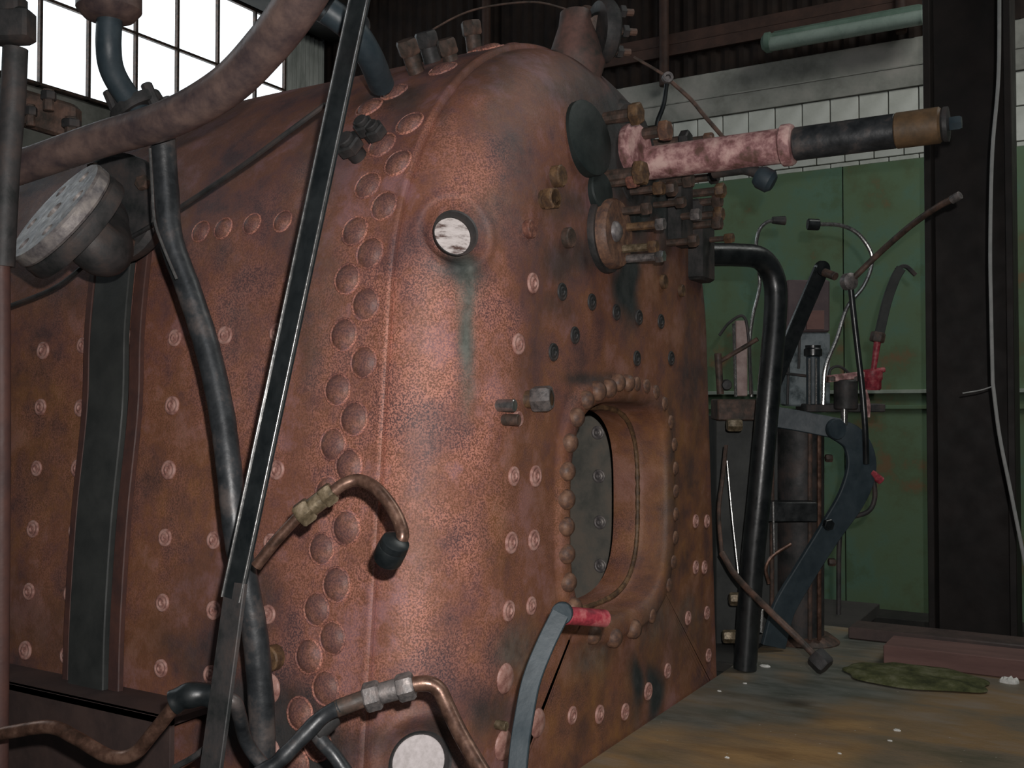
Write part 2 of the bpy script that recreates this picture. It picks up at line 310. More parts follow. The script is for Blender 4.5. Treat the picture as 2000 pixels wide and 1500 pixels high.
# ------------------------------------------------------------------ wear masks (stains of the plate, plus dark bands along collar and flange)
def proj(P):
    Q = P - np.array(CAM); d = Q @ np.array(CF); d = np.maximum(d, 0.2)
    return 1000 + F * (Q @ np.array(CR)) / d, 750 - F * (Q @ np.array(CU)) / d
WEAR = [  # px, py, rx, ry, channel (0 soot and dark bands, 1 green-grey, 2 orange, 3 grain), strength
    (1255, 300, 75, 110, 0, 1.3), (1200, 210, 75, 60, 0, 0.9), (1260, 400, 60, 90, 0, 1.1), (1230, 560, 22, 75, 0, 1.2), (1140, 170, 70, 60, 0, 0.75), (1150, 130, 90, 40, 0, 0.6), (960, 140, 130, 45, 0, 0.55), (1010, 250, 60, 80, 0, 0.3), (60, 1250, 140, 120, 0, 0.4), (640, 300, 60, 120, 0, 0.45), (430, 480, 60, 40, 0, 0.4), (330, 400, 60, 100, 0, 0.5),
    (1100, 400, 60, 60, 0, 0.65), (1125, 500, 70, 60, 0, 0.75), (1085, 590, 45, 40, 0, 0.55), (1330, 420, 60, 110, 0, 0.9), (905, 460, 62, 62, 0, 0.75),
    (885, 528, 65, 42, 0, 1.0), (912, 640, 17, 130, 1, 1.0), (895, 700, 14, 90, 0, 0.5), (905, 560, 26, 60, 1, 0.7), (985, 420, 40, 80, 1, 0.35),
    (760, 190, 60, 40, 0, 0.8), (930, 130, 70, 25, 0, 0.5), (870, 215, 14, 60, 0, 0.5), (560, 1440, 150, 110, 0, 0.95), (440, 1290, 110, 110, 0, 0.7), (500, 1180, 60, 90, 0, 0.6),
    (400, 1150, 80, 70, 0, 0.35), (825, 1490, 90, 85, 0, 0.9), (640, 1450, 90, 60, 0, 0.5), (1010, 1270, 40, 55, 1, 0.6), (965, 1400, 35, 60, 0, 0.7),
    (560, 480, 40, 250, 0, 0.35), (600, 640, 25, 150, 0, 0.45), (460, 330, 170, 110, 0, 0.35), (120, 560, 130, 60, 0, 0.5), (60, 400, 150, 120, 0, 0.5),
    (1050, 560, 22, 220, 0, 0.4), (1030, 720, 14, 150, 0, 0.35), (1370, 700, 40, 200, 0, 0.55), (1150, 740, 60, 14, 0, 0.8), (1310, 990, 12, 190, 0, 0.6), (1260, 790, 70, 12, 0, 0.5),  # narrow dark bands trace the collar step and flange bend
    (1160, 1290, 35, 45, 1, 0.55), (1240, 1340, 16, 80, 0, 1.1), (1275, 1345, 15, 75, 0, 1.1), (1290, 1200, 80, 40, 1, 0.4), (1120, 950, 12, 200, 0, 0.3), (1330, 1260, 60, 60, 0, 0.4),
    (1250, 660, 130, 90, 2, 0.6), (1200, 1000, 230, 330, 2, 0.75), (1330, 1000, 90, 400, 2, 0.85), (1150, 1380, 160, 130, 2, 0.95), (980, 1080, 60, 180, 2, 0.35), (1290, 560, 50, 60, 2, 0.8), (1050, 950, 60, 180, 2, 0.5),
    (100, 850, 160, 230, 2, 0.8), (330, 960, 110, 200, 2, 0.6), (330, 480, 80, 90, 2, 0.3), (1070, 390, 28, 25, 2, 1.0), (130, 1220, 150, 100, 2, 0.6), (700, 880, 130, 300, 2, 0.15), (300, 1230, 60, 120, 2, 0.7), (1180, 320, 40, 60, 2, 0.4),
    (835, 900, 120, 480, 3, 1.0), (880, 560, 110, 180, 3, 0.8), (900, 330, 90, 120, 3, 0.65), (690, 900, 130, 480, 3, 0.75), (470, 700, 120, 260, 3, 0.55), (330, 900, 90, 320, 3, 0.3), (975, 820, 50, 420, 3, 0.45),
    (620, 1200, 120, 200, 3, 0.5), (960, 1300, 60, 180, 3, 0.25), (480, 560, 160, 160, 3, 0.5), (150, 850, 170, 420, 3, 0.35), (1120, 1050, 120, 400, 3, 0.3), (620, 500, 50, 260, 1, 0.3), (470, 600, 60, 160, 1, 0.25), (1000, 300, 60, 200, 1, 0.25), (740, 620, 40, 160, 3, 0.9)]
def wear_attr(me, off):
    n = len(me.vertices); a = np.empty(n*3); me.vertices.foreach_get('co', a); P = a.reshape(-1, 3) + np.array(off)
    x, y = proj(P); W = np.zeros((n, 4)); W[:, 3] = 0.08
    jx = np.array([noise.noise(V(p) * 9) for p in P]) ; jy = np.array([noise.noise(V(p) * 9 + V((5, 5, 5))) for p in P])
    for (px, py, rx, ry, ch, s) in WEAR:
        q = ((x + jx*rx*0.9 - px) / rx) ** 2 + ((y + jy*ry*0.7 - py) / ry) ** 2
        W[:, ch] = np.maximum(W[:, ch], s * np.exp(-0.7 * q ** 1.3))
    W = np.clip(W, 0, 1)
    at_ = me.attributes.new('wear', 'FLOAT_COLOR', 'POINT'); at_.data.foreach_set('color', W.ravel())
# ------------------------------------------------------------------ setting: shed
XW, YW, ZG = 5.5, 5.0, -0.65
def struct(name, mb, m, label=None, angle=35):
    o = mb.build(name, m, None, label, angle); o['kind'] = 'structure'; return o
fl = struct('floor', MB().bx(-5, XW + 0.2, -5, YW + 0.2, ZG - 0.1, ZG), M['shedfloor'])
struct('ceiling', MB().bx(-5, XW + 0.2, -5, YW + 0.2, 5.6, 5.7), M['roof'])
struct('wall_front', MB().bx(-5.1, -5, -5, YW, ZG, 5.6), M['corr'])
struct('wall_near', MB().bx(-5, XW, -5.1, -5, ZG, 5.6), M['corr'])
# right-hand wall (plane X = XW), seen behind the cab
zg_top = plane(1700, 322, 0, XW).z
zb_top = plane(1820, 165, 0, XW).z; zl_top = plane(1820, 70, 0, XW).z
z_gbot = plane(1730, 1200, 0, XW - 0.03).z
print('wall z', zg_top, zb_top, zl_top, z_gbot)
wr = struct('wall_right', MB().bx(XW, XW + 0.2, -5, YW, ZG, 5.6), M['mortar'])
def wpart(name, mb, m, parent=wr): return mb.build(name, m, parent)
# green panels with a seam, standing proud of the wall
ys = [-4.0, plane(1985, 900, 0, XW).y, plane(1652, 900, 0, XW).y, 3.0]
for a, b in zip(ys, ys[1:]):
    wpart('green_panel', MB().bx(XW - 0.03, XW, a + 0.004, b - 0.004, z_gbot, zg_top, 0.1), M['greenw'])
zl = plane(1765, 765, 0, XW).z
wpart('ledge_trim', MB().bx(XW - 0.075, XW - 0.03, -4, 2.9, zl - 0.012, zl + 0.012, 0.2), M['ledge'])
wpart('rail_trim', MB().bx(XW - 0.055, XW - 0.03, -4, 2.9, zl - 0.11, zl - 0.085, 0.2), M['greenw'])
bw = abs(plane(1622, 200, 0, XW).y - plane(1678, 195, 0, XW).y); bh = abs(plane(1750, 178, 0, XW).z - plane(1750, 243, 0, XW).z)
ph = plane(1678, 195, 0, XW).y
zrow = zb_top; k = 0
while zrow > zg_top + 0.01:
    z0 = max(zrow - bh, zg_top)
    y = ph - bw * 18 + (bw / 2 if k % 2 else 0)
    bme = None
    while y < 3.0:
        if bme is None or zrow - z0 < bh * 0.9 and bme[1] is None:
            mbm = MB().bx(-0.015, 0, 0.004, bw - 0.004, -(zrow - z0) + 0.004, -0.004, 0.25).mesh('block'); mbm.materials.append(M['block']); bme = (mbm, 1)
        o = bpy.data.objects.new('block', bme[0]); link(o, wr, (XW + random.uniform(-0.002, 0.003), y, zrow)); y += bw
    zrow -= bh; k += 1
wpart('concrete_lintel', MB().bx(XW - 0.03, XW, -5, YW, zb_top, zl_top, 0.1), M['concrete'])
wpart('lintel_board_mark', MB().bx(XW - 0.036, XW - 0.03, -5, YW, zb_top + (zl_top-zb_top)*0.42, zb_top + (zl_top-zb_top)*0.45, 0.1), M['concrete'])
cm = MB(); n = 900; y0, y1 = -2.5, YW
for i in range(n + 1):
    y = y0 + (y1 - y0) * i / n; x = XW - 0.03 + 0.012 * max(-0.5, math.sin(y * 2 * math.pi / 0.10))
    cm.v += [V((x, y, zl_top)), V((x, y, 5.5))]
    if i: j = 2 * i; cm.f.append((j-2, j, j+1, j-1))
wpart('corrugated_sheet', cm, M['corr'])
for px in (1297, 950, 1760):
    yy = plane(px, 60, 0, XW - 0.09).y
    wpart('upright_post', MB().cyl((XW - 0.09, yy, zl_top + (0.02 if px != 1297 else -0.06)), (XW - 0.09, yy, 5.5), 0.035, 12), M['purlin'])
for (px, py) in ((1330, 90), (1480, 215 - 175)):
    q = plane(px, py, 0, XW - 0.11); wpart('purlin', MB().bx(XW - 0.075, XW - 0.04, -3, 4.6, q.z - 0.04, q.z + 0.04, 0.1), M['purlin'])
# window wall (plane Y = YW)
zwb = plane(200, 206, 1, YW).z; zwt = plane(490, 17, 1, YW).z; zmid = plane(343, 97, 1, YW).z; xwr = plane(553, 90, 1, YW).x
print('window', zwb, zwt, zmid, xwr)
xs = [plane(px, 120, 1, YW).x for px in (75, 170, 262, 343, 422, 495)]
dx = (xs[-1] - xs[0]) / 5; print('pane widths', [round(b-a, 3) for a, b in zip(xs, xs[1:])])
xb = [xwr - 0.02 - (xwr - xs[-1]) * 0 ]; x = xs[-1]
xb = [x for x in xs] + [xwr]
while xb[0] > xwr - 6.5: xb.insert(0, xb[0] - dx)
wb = struct('wall_back', MB().bx(-5, XW, YW + 0.02, YW + 0.15, ZG, zwb, 0.02), M['concrete'])
wpart('upper_wall', MB().bx(-5, XW, YW + 0.02, YW + 0.15, zwt, 5.6, 0.02), M['roof'], wb)
wpart('side_wall', MB().bx(xwr, XW, YW + 0.02, YW + 0.15, zwb, zwt, 0.02), M['corrw'], wb)
wpart('side_wall', MB().bx(-5, xb[0], YW + 0.02, YW + 0.15, zwb, zwt, 0.02), M['roof'], wb)
cm = MB()
for i in range(81):
    x = xwr + (XW - xwr) * i / 80; y = YW + 0.01 * math.sin(i * 2 * math.pi / 8)
    cm.v += [V((x, y, zwb - 0.4)), V((x, y, zwt))]
    if i: j = 2*i; cm.f.append((j-2, j, j+1, j-1))
wpart('corrugated_sheet', cm, M['corrw'], wb)
win = bpy.data.objects.new('window_1', None); link(win, None, ((xb[0]+xwr)/2, YW, zwb)); win['kind'] = 'structure'
for i, x in enumerate(xb): MB().bx(x - 0.010, x + 0.010, YW - 0.03, YW + 0.03, zwb, zwt, 0.1).build('glazing_bar', M['drust'], win)
for z in (zwb + 0.01, zmid, zwt - 0.01): MB().bx(xb[0], xwr, YW - 0.026, YW + 0.026, z - 0.010, z + 0.010, 0.1).build('transom_bar', M['drust'], win)
for a, b in zip(xb, xb[1:]):
    for z0, z1 in ((zwb, zmid), (zmid, zwt)):
        MB().bx(a + 0.008, b - 0.008, YW + 0.0, YW + 0.006, z0 + 0.008, z1 - 0.008, 0.1).build('pane', M['pane'], win)
wpart('roof_beam', MB().bx(-5, XW, YW - 0.35, YW - 0.05, zwt - 0.01, zwt + 0.3, 0.1), M['roof'], wb)
# ------------------------------------------------------------------ boiler shell
BX, BZ, BR, LEAN = 0.66, 0.831, 0.624, rad(5)
ZB = -0.25
def outline_pts():
    p = []
    tl = V((BX - BR*math.cos(LEAN), 0, BZ + BR*math.sin(LEAN))); d = V((-math.sin(LEAN), 0, -math.cos(LEAN)))
    L = (tl.z - ZB) / math.cos(LEAN); bl = tl + d * L
    for i in range(60): p.append(bl + (tl - bl) * i / 60)
    for i in range(121):
        a = math.pi - LEAN - (math.pi - 2*LEAN) * i / 120; p.append(V((BX + BR*math.cos(a), 0, BZ + BR*math.sin(a))))
    tr = p[-1].copy(); br = V((2*BX - bl.x, 0, bl.z)); br = V((br.x - 0.015, 0, br.z))
    for i in range(1, 61): p.append(tr + (br - tr) * i / 60)
    return p
def resample(pts, n, closed=False):
    P = np.array([(q.x, q.z) for q in pts]); 
    if closed: P = np.vstack([P, P[:1]])
    s = np.concatenate([[0], np.cumsum(np.linalg.norm(np.diff(P, axis=0), axis=1))])
    t = np.linspace(0, s[-1], n + 1 if closed else n); 
    if closed: t = t[:-1]
    return np.stack([np.interp(t, s, P[:, 0]), np.interp(t, s, P[:, 1])], 1), s[-1]
OPEN = outline_pts()
def normals2(P, closed):
    if closed: T = np.roll(P, -1, 0) - np.roll(P, 1, 0)
    else: T = np.gradient(P, axis=0)
    T /= np.linalg.norm(T, axis=1)[:, None]
    return np.stack([-T[:, 1], T[:, 0]], 1)     # clockwise walk (left, top, right): left-hand side is outside
def grid_object(name, rows, closed, m, parent, extra=None):
    R, C = len(rows), len(rows[0]); P = np.concatenate(rows, 0)
    f = []
    for j in range(R - 1):
        for i in range(C if closed else C - 1):
            k = (i + 1) % C; f.append((j*C + i, j*C + k, (j+1)*C + k, (j+1)*C + i))
    w = WO[parent.name]
    me = bpy.data.meshes.new(name); me.from_pydata((P - np.array(w)).tolist(), [], f)
    bm = bmesh.new(); bm.from_mesh(me); bmesh.ops.recalc_face_normals(bm, faces=bm.faces); bm.to_mesh(me); bm.free()
    me.shade_smooth(); me.set_sharp_from_angle(angle=rad(50)); me.materials.append(m)
    o = bpy.data.objects.new(name, me); link(o, parent, w); return o, P, f
def y3(P2, y): return np.stack([P2[:, 0], np.full(len(P2), y) if np.isscalar(y) else y, P2[:, 1]], 1)
boiler = thing('boiler_firebox', 'huge rusty brown steam boiler firebox with riveted seam and oval fire hole', 'boiler', (0.66, 0.8, -0.25))
YS, TH = 0.130, 0.011
# wrapper sheet
W2, wl = resample(OPEN, 560); WN = normals2(W2, False)
rows = [y3(W2 - WN*0.002, YS + 0.001)]
for a in (0.15, 0.5, 0.85): rows.append(y3(W2 + WN*(TH*a), YS))
rows.append(y3(W2 + WN*TH*1.12, YS + 0.004)); rows.append(y3(W2 + WN*TH*1.12, YS + 0.009)); rows.append(y3(W2 + WN*TH, YS + 0.014))
dent = np.array([noise.noise(V((s * 0.02, 3, 1))) for s in range(len(W2))])
for j in range(1, 150):
    y = YS + 0.014 + 1.9 * j / 149
    wob = np.array([0.0035 * noise.noise(V((i * 0.022, y * 4, 7))) for i in range(len(W2))])
    rows.append(y3(W2 + WN*(TH + wob)[:, None], y))
wrap, WP, WF = grid_object('wrapper_sheet', rows, False, M['boiler'], boiler); wear_attr(wrap.data, WO[wrap.name])
# backhead plate: flanged rim, flat face, fire hole with raised collar and tunnel
bl, br_ = OPEN[0], OPEN[-1]
cl = list(OPEN); rc = 0.23
cl = [p for p in cl if p.z > ZB + rc]; bl, br_ = V((cl[0].x, 0, ZB)), V((cl[-1].x, 0, ZB))
for i in range(1, 13):
    a = math.pi/2 * i / 12; cl.append(V((br_.x - 0.0 - rc + rc*math.cos(a) , 0, ZB + rc - rc*math.sin(a))))
for i in range(1, 40): cl.append(V((br_.x - rc + (bl.x - br_.x + 2*rc) * i / 40, 0, ZB)))
for i in range(0, 12):
    a = math.pi/2 * i / 12; cl.append(V((bl.x + rc - rc*math.sin(a), 0, ZB + rc - rc*math.cos(a))))
C2, _ = resample(cl, 900, True); CN = normals2(C2, True)
HX, HZ, HA, HB = 0.660, 0.484, 0.244, 0.222
def hole_pt(ang, grow=0.0, e=3.2):
    c, s = np.cos(ang), np.sin(ang); a, b = HA + grow, HB + grow
    r = (np.abs(c / a) ** e + np.abs(s / b) ** e) ** (-1 / e); return np.stack([HX + r*c, HZ + r*s], 1)
aw = np.clip((CN[:, 0] - 0.1) / 0.8, 0, 1); aw = aw*aw*(3 - 2*aw); A = 0.20 * (1 - aw) + 0.11 * aw
bw_ = np.clip((-CN[:, 1] - 0.08) / 0.5, 0, 1); A = A * (1 - bw_) + 0.09 * bw_
A = np.array([np.mean(np.take(A, range(i - 14, i + 15), mode='wrap')) for i in range(len(A))])
rows = [y3(C2 - CN*0.001, YS + 0.12), y3(C2 - CN*0.001, YS + 0.06), y3(C2 - CN*0.001, YS)]
for j in range(1, 61):
    t = math.pi/2 * j / 60
    rows.append(y3(C2 - CN * (A * (1 - math.cos(t)) )[:, None], YS * (1 - math.sin(t))))
I2 = np.stack([rows[-1][:, 0], rows[-1][:, 2]], 1)
ang = np.arctan2(I2[:, 1] - HZ, I2[:, 0] - HX)
J = hole_pt(ang, 0.06)
for j in range(1, 71):
    u = j / 70; rows.append(y3(I2 * (1 - u) + J * u, 0.0))
for g, y in ((0.052, -0.001), (0.046, -0.007), (0.040, -0.010), (0.02, -0.0115), (0.008, -0.009), (0.002, -0.003), (0.0, 0.006), (-0.001, 0.02), (-0.002, 0.035), (-0.003, 0.05), (-0.005, 0.06), (-0.009, 0.064), (-0.015, 0.066), (-0.017, 0.074), (-0.012, 0.125)):
    rows.append(y3(hole_pt(ang, g), y))
# countersunk washout holes: displace the plate inward
tmp = MB(); 
P = np.concatenate(rows, 0); C = len(rows[0])
ff = [(j*C + i, j*C + (i+1) % C, (j+1)*C + (i+1) % C, (j+1)*C + i) for j in range(len(rows)-1) for i in range(C)]
bv0 = BVHTree.FromPolygons([tuple(p) for p in P], ff)
def hit0(px, py):
    h = bv0.ray_cast(CAM, rayd(px, py).normalized()); return h[0], toward(h[1], h[0])
PLUGS = []
for (px, py, r0, r1, dep) in ((893, 452, 0.0335, 0.064, 0.028), (823, 1494, 0.043, 0.075, 0.02)):
    c, nn = hit0(px, py); 
    d = P - np.array(c); ax = d @ np.array(nn); rr = np.linalg.norm(d - ax[:, None]*np.array(nn), axis=1)
    m_ = (rr < r1 * 1.35) & (np.abs(ax) < 0.06)
    u = np.clip((rr - r0) / (r1 - r0), 0, 1); f = 1 - u*u*(3 - 2*u)
    # flatten inner bowl toward the tangent plane, then push in
    lip = 0.004 * np.exp(-((rr - r1*1.05) / 0.008) ** 2)
    P[m_] -= (np.array(nn)[None, :] * (f*dep + f*ax*0.7 - lip)[m_][:, None])
    PLUGS.append((c, nn, r0, dep))
rows = [P[j*C:(j+1)*C] for j in range(len(rows))]
back, BP, BF = grid_object('backhead_plate', rows, True, M['boiler'], boiler); wear_attr(back.data, WO[back.name])
bvw = BVHTree.FromPolygons([tuple(p) for p in WP], WF); bvb = BVHTree.FromPolygons([tuple(p) for p in BP], BF)
def hit(px, py):
    best = None
    for b in (bvw, bvb):
        h = b.ray_cast(CAM, rayd(px, py).normalized())
        if h[0] is not None and (best is None or h[3] < best[3]): best = h
    if best is None: raise ValueError('miss %s %s' % (px, py))
    return best[0], toward(best[1], best[0])
def near(p):
    best = None
    for b in (bvw, bvb):
        h = b.find_nearest(p)
        if best is None or h[3] < best[3]: best = h
    return best[0], best[1]
for (c, nn, r0, dep) in PLUGS:
    o = c - nn * (dep + 0.004)
    MB().lathe([(r0*1.02, -0.012), (r0*1.02, 0.004), (r0*0.98, 0.006), (0.001, 0.0065)], o, nn, 32).build('washout_plug', M['white'] if r0 < 0.04 else M['cleanw'], boiler, 'whitish round face down in the washout hole')
    MB().lathe([(r0*0.99, dep*0.05), (r0*1.02, dep*0.5), (r0*1.12, dep*0.85), (r0*1.2, dep*0.9), (r0*1.16, dep*0.6), (r0*1.04, dep*0.2)], o, nn, 40).build('washout_rim', M['dsoot'], boiler)
# inner firebox
ib = MB(); ib.bx(0.13, 1.205, 0.125, 1.75, -0.2, 1.02, 0.02)
ib.f = ib.f[:]
inner = ib.build('inner_firebox', M['inner'], boiler)
bm = bmesh.new(); bm.from_mesh(inner.data); off = WO[inner.name]
dele = [f for f in bm.faces if (f.calc_center_median() + off).y < 0.14 and f.normal.y < -0.8 and f.calc_area() > 0.5]
bmesh.ops.delete(bm, geom=dele, context='FACES'); bm.to_mesh(inner.data); bm.free()
# ------------------------------------------------------------------ stay heads and rivets
def lathe_mesh(name, prof, m, n=24):
    me = MB().lathe(prof, (0, 0, 0), (0, 0, 1), n).mesh(name, angle=60); me.materials.append(m); return me
stay_me = lathe_mesh('stay_head', [(0.0165, -0.006), (0.0165, 0.002), (0.0155, 0.0035), (0.012, 0.0037), (0.011, 0.0025), (0.0095, 0.0026), (0.0085, 0.0040), (0.006, 0.0042), (0.005, 0.002), (0.0025, 0.0015), (0.001, 0.003)], M['stay'])
stay_dark = stay_me.copy(); stay_dark.materials.clear(); stay_dark.materials.append(M['dsoot'])
stay_in = stay_me.copy(); stay_in.materials.clear(); stay_in.materials.append(M['flange'])
oval_me = lathe_mesh('stay_head', [(0.026, -0.008), (0.026, 0.001), (0.022, 0.004), (0.010, 0.005), (0.001, 0.0052)], M['stay'])
rivet_me = lathe_mesh('rivet', [(0.0295, -0.006), (0.0292, 0.0012), (0.0280, 0.0028), (0.0262, 0.0030), (0.0250, 0.0006), (0.0238, 0.0012), (0.0205, 0.0048), (0.0160, 0.0074), (0.010, 0.0092), (0.001, 0.0098)], M['boiler'], 28)
for me_ in (rivet_me,):
    a_ = me_.attributes.new('wear', 'FLOAT_COLOR', 'POINT'); a_.data.foreach_set('color', [c for v in me_.vertices for c in ((0.0, 0.0, 0.0, 1.0) if math.hypot(v.co.x, v.co.y) > 0.0255 else (0.34, 0.08, 0.0, 0.5))])
orivet_me = lathe_mesh('rivet', [(0.0195, -0.006), (0.019, 0.002), (0.0175, 0.008), (0.012, 0.0135), (0.001, 0.016)], M['orivet'], 20)
SIDE = [(85,685),(162,675),(342,660),(440,655),(541,650),(80,795),(158,797),(337,792),(440,790),(72,915),(152,915),(330,918),(541,918),(65,1033),(146,1037),(323,1050),(418,1055),(530,1060),
        (57,1155),(138,1160),(318,1177),(418,1192),(524,1200),(50,1270),(130,1280),(315,1305),(412,1318),(205,1455),(245,660),(235,792),(232,915),(226,1042),(222,1168),(218,1292)]
for q in SIDE: p, n_ = hit(*q); inst('stay_head', stay_me, p, n_, boiler, random.uniform(0, 6), random.uniform(0.98, 1.15))
FACE = [(1040,553),(1012,672),(1003,930),(1045,930),(998,1060),(1042,1055),(993,1193),(1037,1183),(1117,1397),(1170,1395),(1220,1390),(1265,1350),(1303,1310),(1343,1207),(1358,1018),(1380,1018),(1358,1108),(1375,1108),(1380,1197),(1383,1280)]
for q in FACE:
    p, n_ = hit(*q); inst('stay_head', stay_me, p, n_, boiler, random.uniform(0, 6), random.uniform(1.0, 1.2) if q[0] < 1340 else 1.05)
for q in [(987,1325),(983,1455),(1050,1412),(525,1345),(525,1470)]:
    p, n_ = hit(*q); inst('stay_head', oval_me, p, n_, boiler)
for q in [(1097,570),(1155,590),(1122,655),(1203,610),(1247,620),(1290,628),(1310,700),(1243,700),(1080,688)]:
    p, n_ = hit(*q); inst('stay_head', stay_dark, p, n_, boiler, 0, 1.05)
RIV = [(722,494),(678,545),(714,594),(671,654),(710,707),(659,761),(691,818),(650,868),(681,910),(640,962),(676,1031),(628,1072),(657,1142),(618,1190),(649,1246),(603,1282),(636,1344),(586,1394),(620,1452),(578,1492),
       (693,451),(750,402),(718,362),(777,318),(746,283),(800,241),(721,210),(392,452),(436,446),(492,437),(552,432),(865,135),(770,180)]
for q in RIV:
    p, n_ = hit(*q); s_ = 1.0 if q[0] > 560 else 0.8
    inst('rivet', rivet_me, p, n_, boiler, random.uniform(0, 6), s_*random.uniform(0.96, 1.04))
# seam rivets continue over the crown and down the far side
for k in range(0, 22):
    a = rad(112) - k * rad(8.0)
    for (dy, dz) in ((0.048, 0), (0.098, 0.5)):
        a2 = a - rad(8.0) * dz; p = V((BX + (BR + TH)*math.cos(a2), YS + dy, BZ + (BR + TH)*math.sin(a2)))
        if a2 < rad(-5): continue
        q, n_ = near(p); inst('rivet', rivet_me, q, V((math.cos(a2), 0, math.sin(a2))), boiler, k)
# rivets round the fire hole collar
for k in range(34):
    a = 2*math.pi*k/34 + 0.05; q2 = hole_pt(np.array([a]), 0.030 if math.cos(a) < -0.3 else 0.044)[0]
    if math.sin(a) < -0.55 and k % 2: continue
    q, n_ = near(V((q2[0], -0.02, q2[1]))); o = inst('rivet', orivet_me, q, V((0, -1, 0)), boiler, k, random.uniform(0.85, 1.1))
    if math.cos(a) > 0.2: o.scale = (0.85, 0.85, 0.4)
# welded bead round the tunnel mouth
P_ = [V((x, 0.064, z)) for x, z in hole_pt(np.linspace(0, 2*math.pi, 90, endpoint=False), -0.011)]
MB().tube(P_ + [P_[0]], 0.006, 8, 1, bump=0.25).build('tunnel_bead', M['orust'], boiler)
def hit_inner(px, py):
    r = rayd(px, py); t = (1.205 - CAM.x) / r.x; return CAM + r * t
for q in [(1168,845),(1170,930),(1172,1020),(1173,1105),(1172,1182),(1215,940),(1215,1100)]:
    p = hit_inner(*q); inst('stay_head', stay_in, p, V((-1, 0, 0)), boiler, 0, 1.15)
# long lap-joint bead low on the wrapper left
# studs and nuts
def stud(px, py, L, r, m, axis=V((0, -1, 0)), nut=None, nm='stud', base=None):
    p, n_ = (hit(px, py) if base is None else (V(base), V((0, -1, 0))))
    s = MB().cyl(p - axis*0.01, p + axis*L, r, 12); o = s.build(nm, m, boiler)
    if nut:
        h = MB(); h.hexnut(p + axis*(L - nut[1]), axis, nut[0], nut[1]); h.build('nut', nut[2], o)
    return o
stud(1030, 780, 0.045, 0.016, M['orust'], V((0.25, -1, 0.05)).normalized(), (0.024, 0.036, M['nutg']), 'blow_off_stub')
stud(975, 792, 0.03, 0.011, M['chrome'], V((0.1, -1, 0)).normalized(), None, 'short_stud')
stud(985, 820, 0.028, 0.010, M['drust'], V((0.1, -1, 0)).normalized(), None, 'short_stud')
stud(1008, 818, 0.008, 0.014, M['stay'], nm='short_stud')
stud(1060, 390, 0.03, 0.018, M['orust'], V((-0.1, -1, 0)).normalized(), (0.021, 0.022, M['orust']))
stud(1083, 345, 0.018, 0.021, M['orust']); stud(1105, 465, 0.014, 0.02, M['drust']); stud(1030, 448, 0.012, 0.017, M['rivet'])
stud(1293, 550, 0.010, 0.017, M['orust']); stud(1328, 568, 0.010, 0.015, M['orust'])
stud(538, 1283, 0.02, 0.022, M['orust'], V((-1, 0, 0)), None, 'cleat')
stud(970, 1415, 0.02, 0.008, M['brass'], V((0, -1, 0)))
# blanking disc and cap by the regulator
def disc(px, py, r, h, m, axis, name, tilt=None, n=36):
    p, n_ = hit(px, py)
    return MB().lathe([(r*0.98, -0.02), (r, 0), (r, h*0.8), (r*0.94, h), (r*0.3, h*1.02), (0.001, h*1.02)], p, axis, n).build(name, m, boiler), p
disc(1143, 272, 0.076, 0.016, M['gslate'], V((-0.12, -1, 0.12)), 'blank_flange')
disc(1165, 375, 0.040, 0.016, M['gslate'], V((-0.1, -1, 0.1)), 'blank_flange')
fo, fp = disc(1180, 458, 0.072, 0.034, M['orivet'], V((0.02, -1, 0.0)), 'studded_flange')
MB().lathe([(0.079, -0.01), (0.081, 0.004), (0.079, 0.012)], fp, (0.02, -1, 0), 36).build('gasket_ring', M['dsoot'], fo)
for (ax_, az_, L, m_) in ((0.030, 0.048, 0.05, M['drust']), (0.052, 0.018, 0.072, M['orust']), (0.030, -0.030, 0.065, M['brass']), (0.050, -0.048, 0.072, M['nutg'])):
    b = fp + V((ax_ - 0.01, -0.03, az_)); s = MB().cyl(b, b + V((0, -L, 0)), 0.0085, 10).build('stud', m_, fo)
b = fp + V((-0.02, -0.034, 0)); MB().lathe([(0.022, 0), (0.02, 0.006), (0.012, 0.012), (0.001, 0.014)], b, (0, -1, 0), 20).build('spigot', M['flange'], fo)
for (ax_, az_, L, m_) in ((0.030, 0.048, 0.05, M['drust']), (0.052, 0.018, 0.072, M['nutg']), (0.030, -0.030, 0.065, M['orust']), (0.050, -0.048, 0.072, M['chrome'])):
    b = fp + V((ax_ - 0.01, -0.03 - L + 0.004, az_)); MB().hexnut(b, (0, -1, 0), 0.0135, 0.018).build('nut', m_, fo)
# regulator gland: dark boss, pink ring
gp = plane(1228, 298, 1, 0.0)
MB().lathe([(0.135, -0.03), (0.13, 0.01), (0.115, 0.028), (0.06, 0.032), (0.001, 0.032)], gp + V((0.045, 0.03, 0.0)), (0, -1, 0.05), 40).build('gland_pad', M['dsoot'], boiler)
MB().lathe([(0.052, 0), (0.056, 0.01), (0.056, 0.022), (0.048, 0.03), (0.001, 0.03)], gp + V((0.0, 0.0, 0.005)), (-0.15, -1, 0), 32).build('gland_face', M['pink'], boiler)
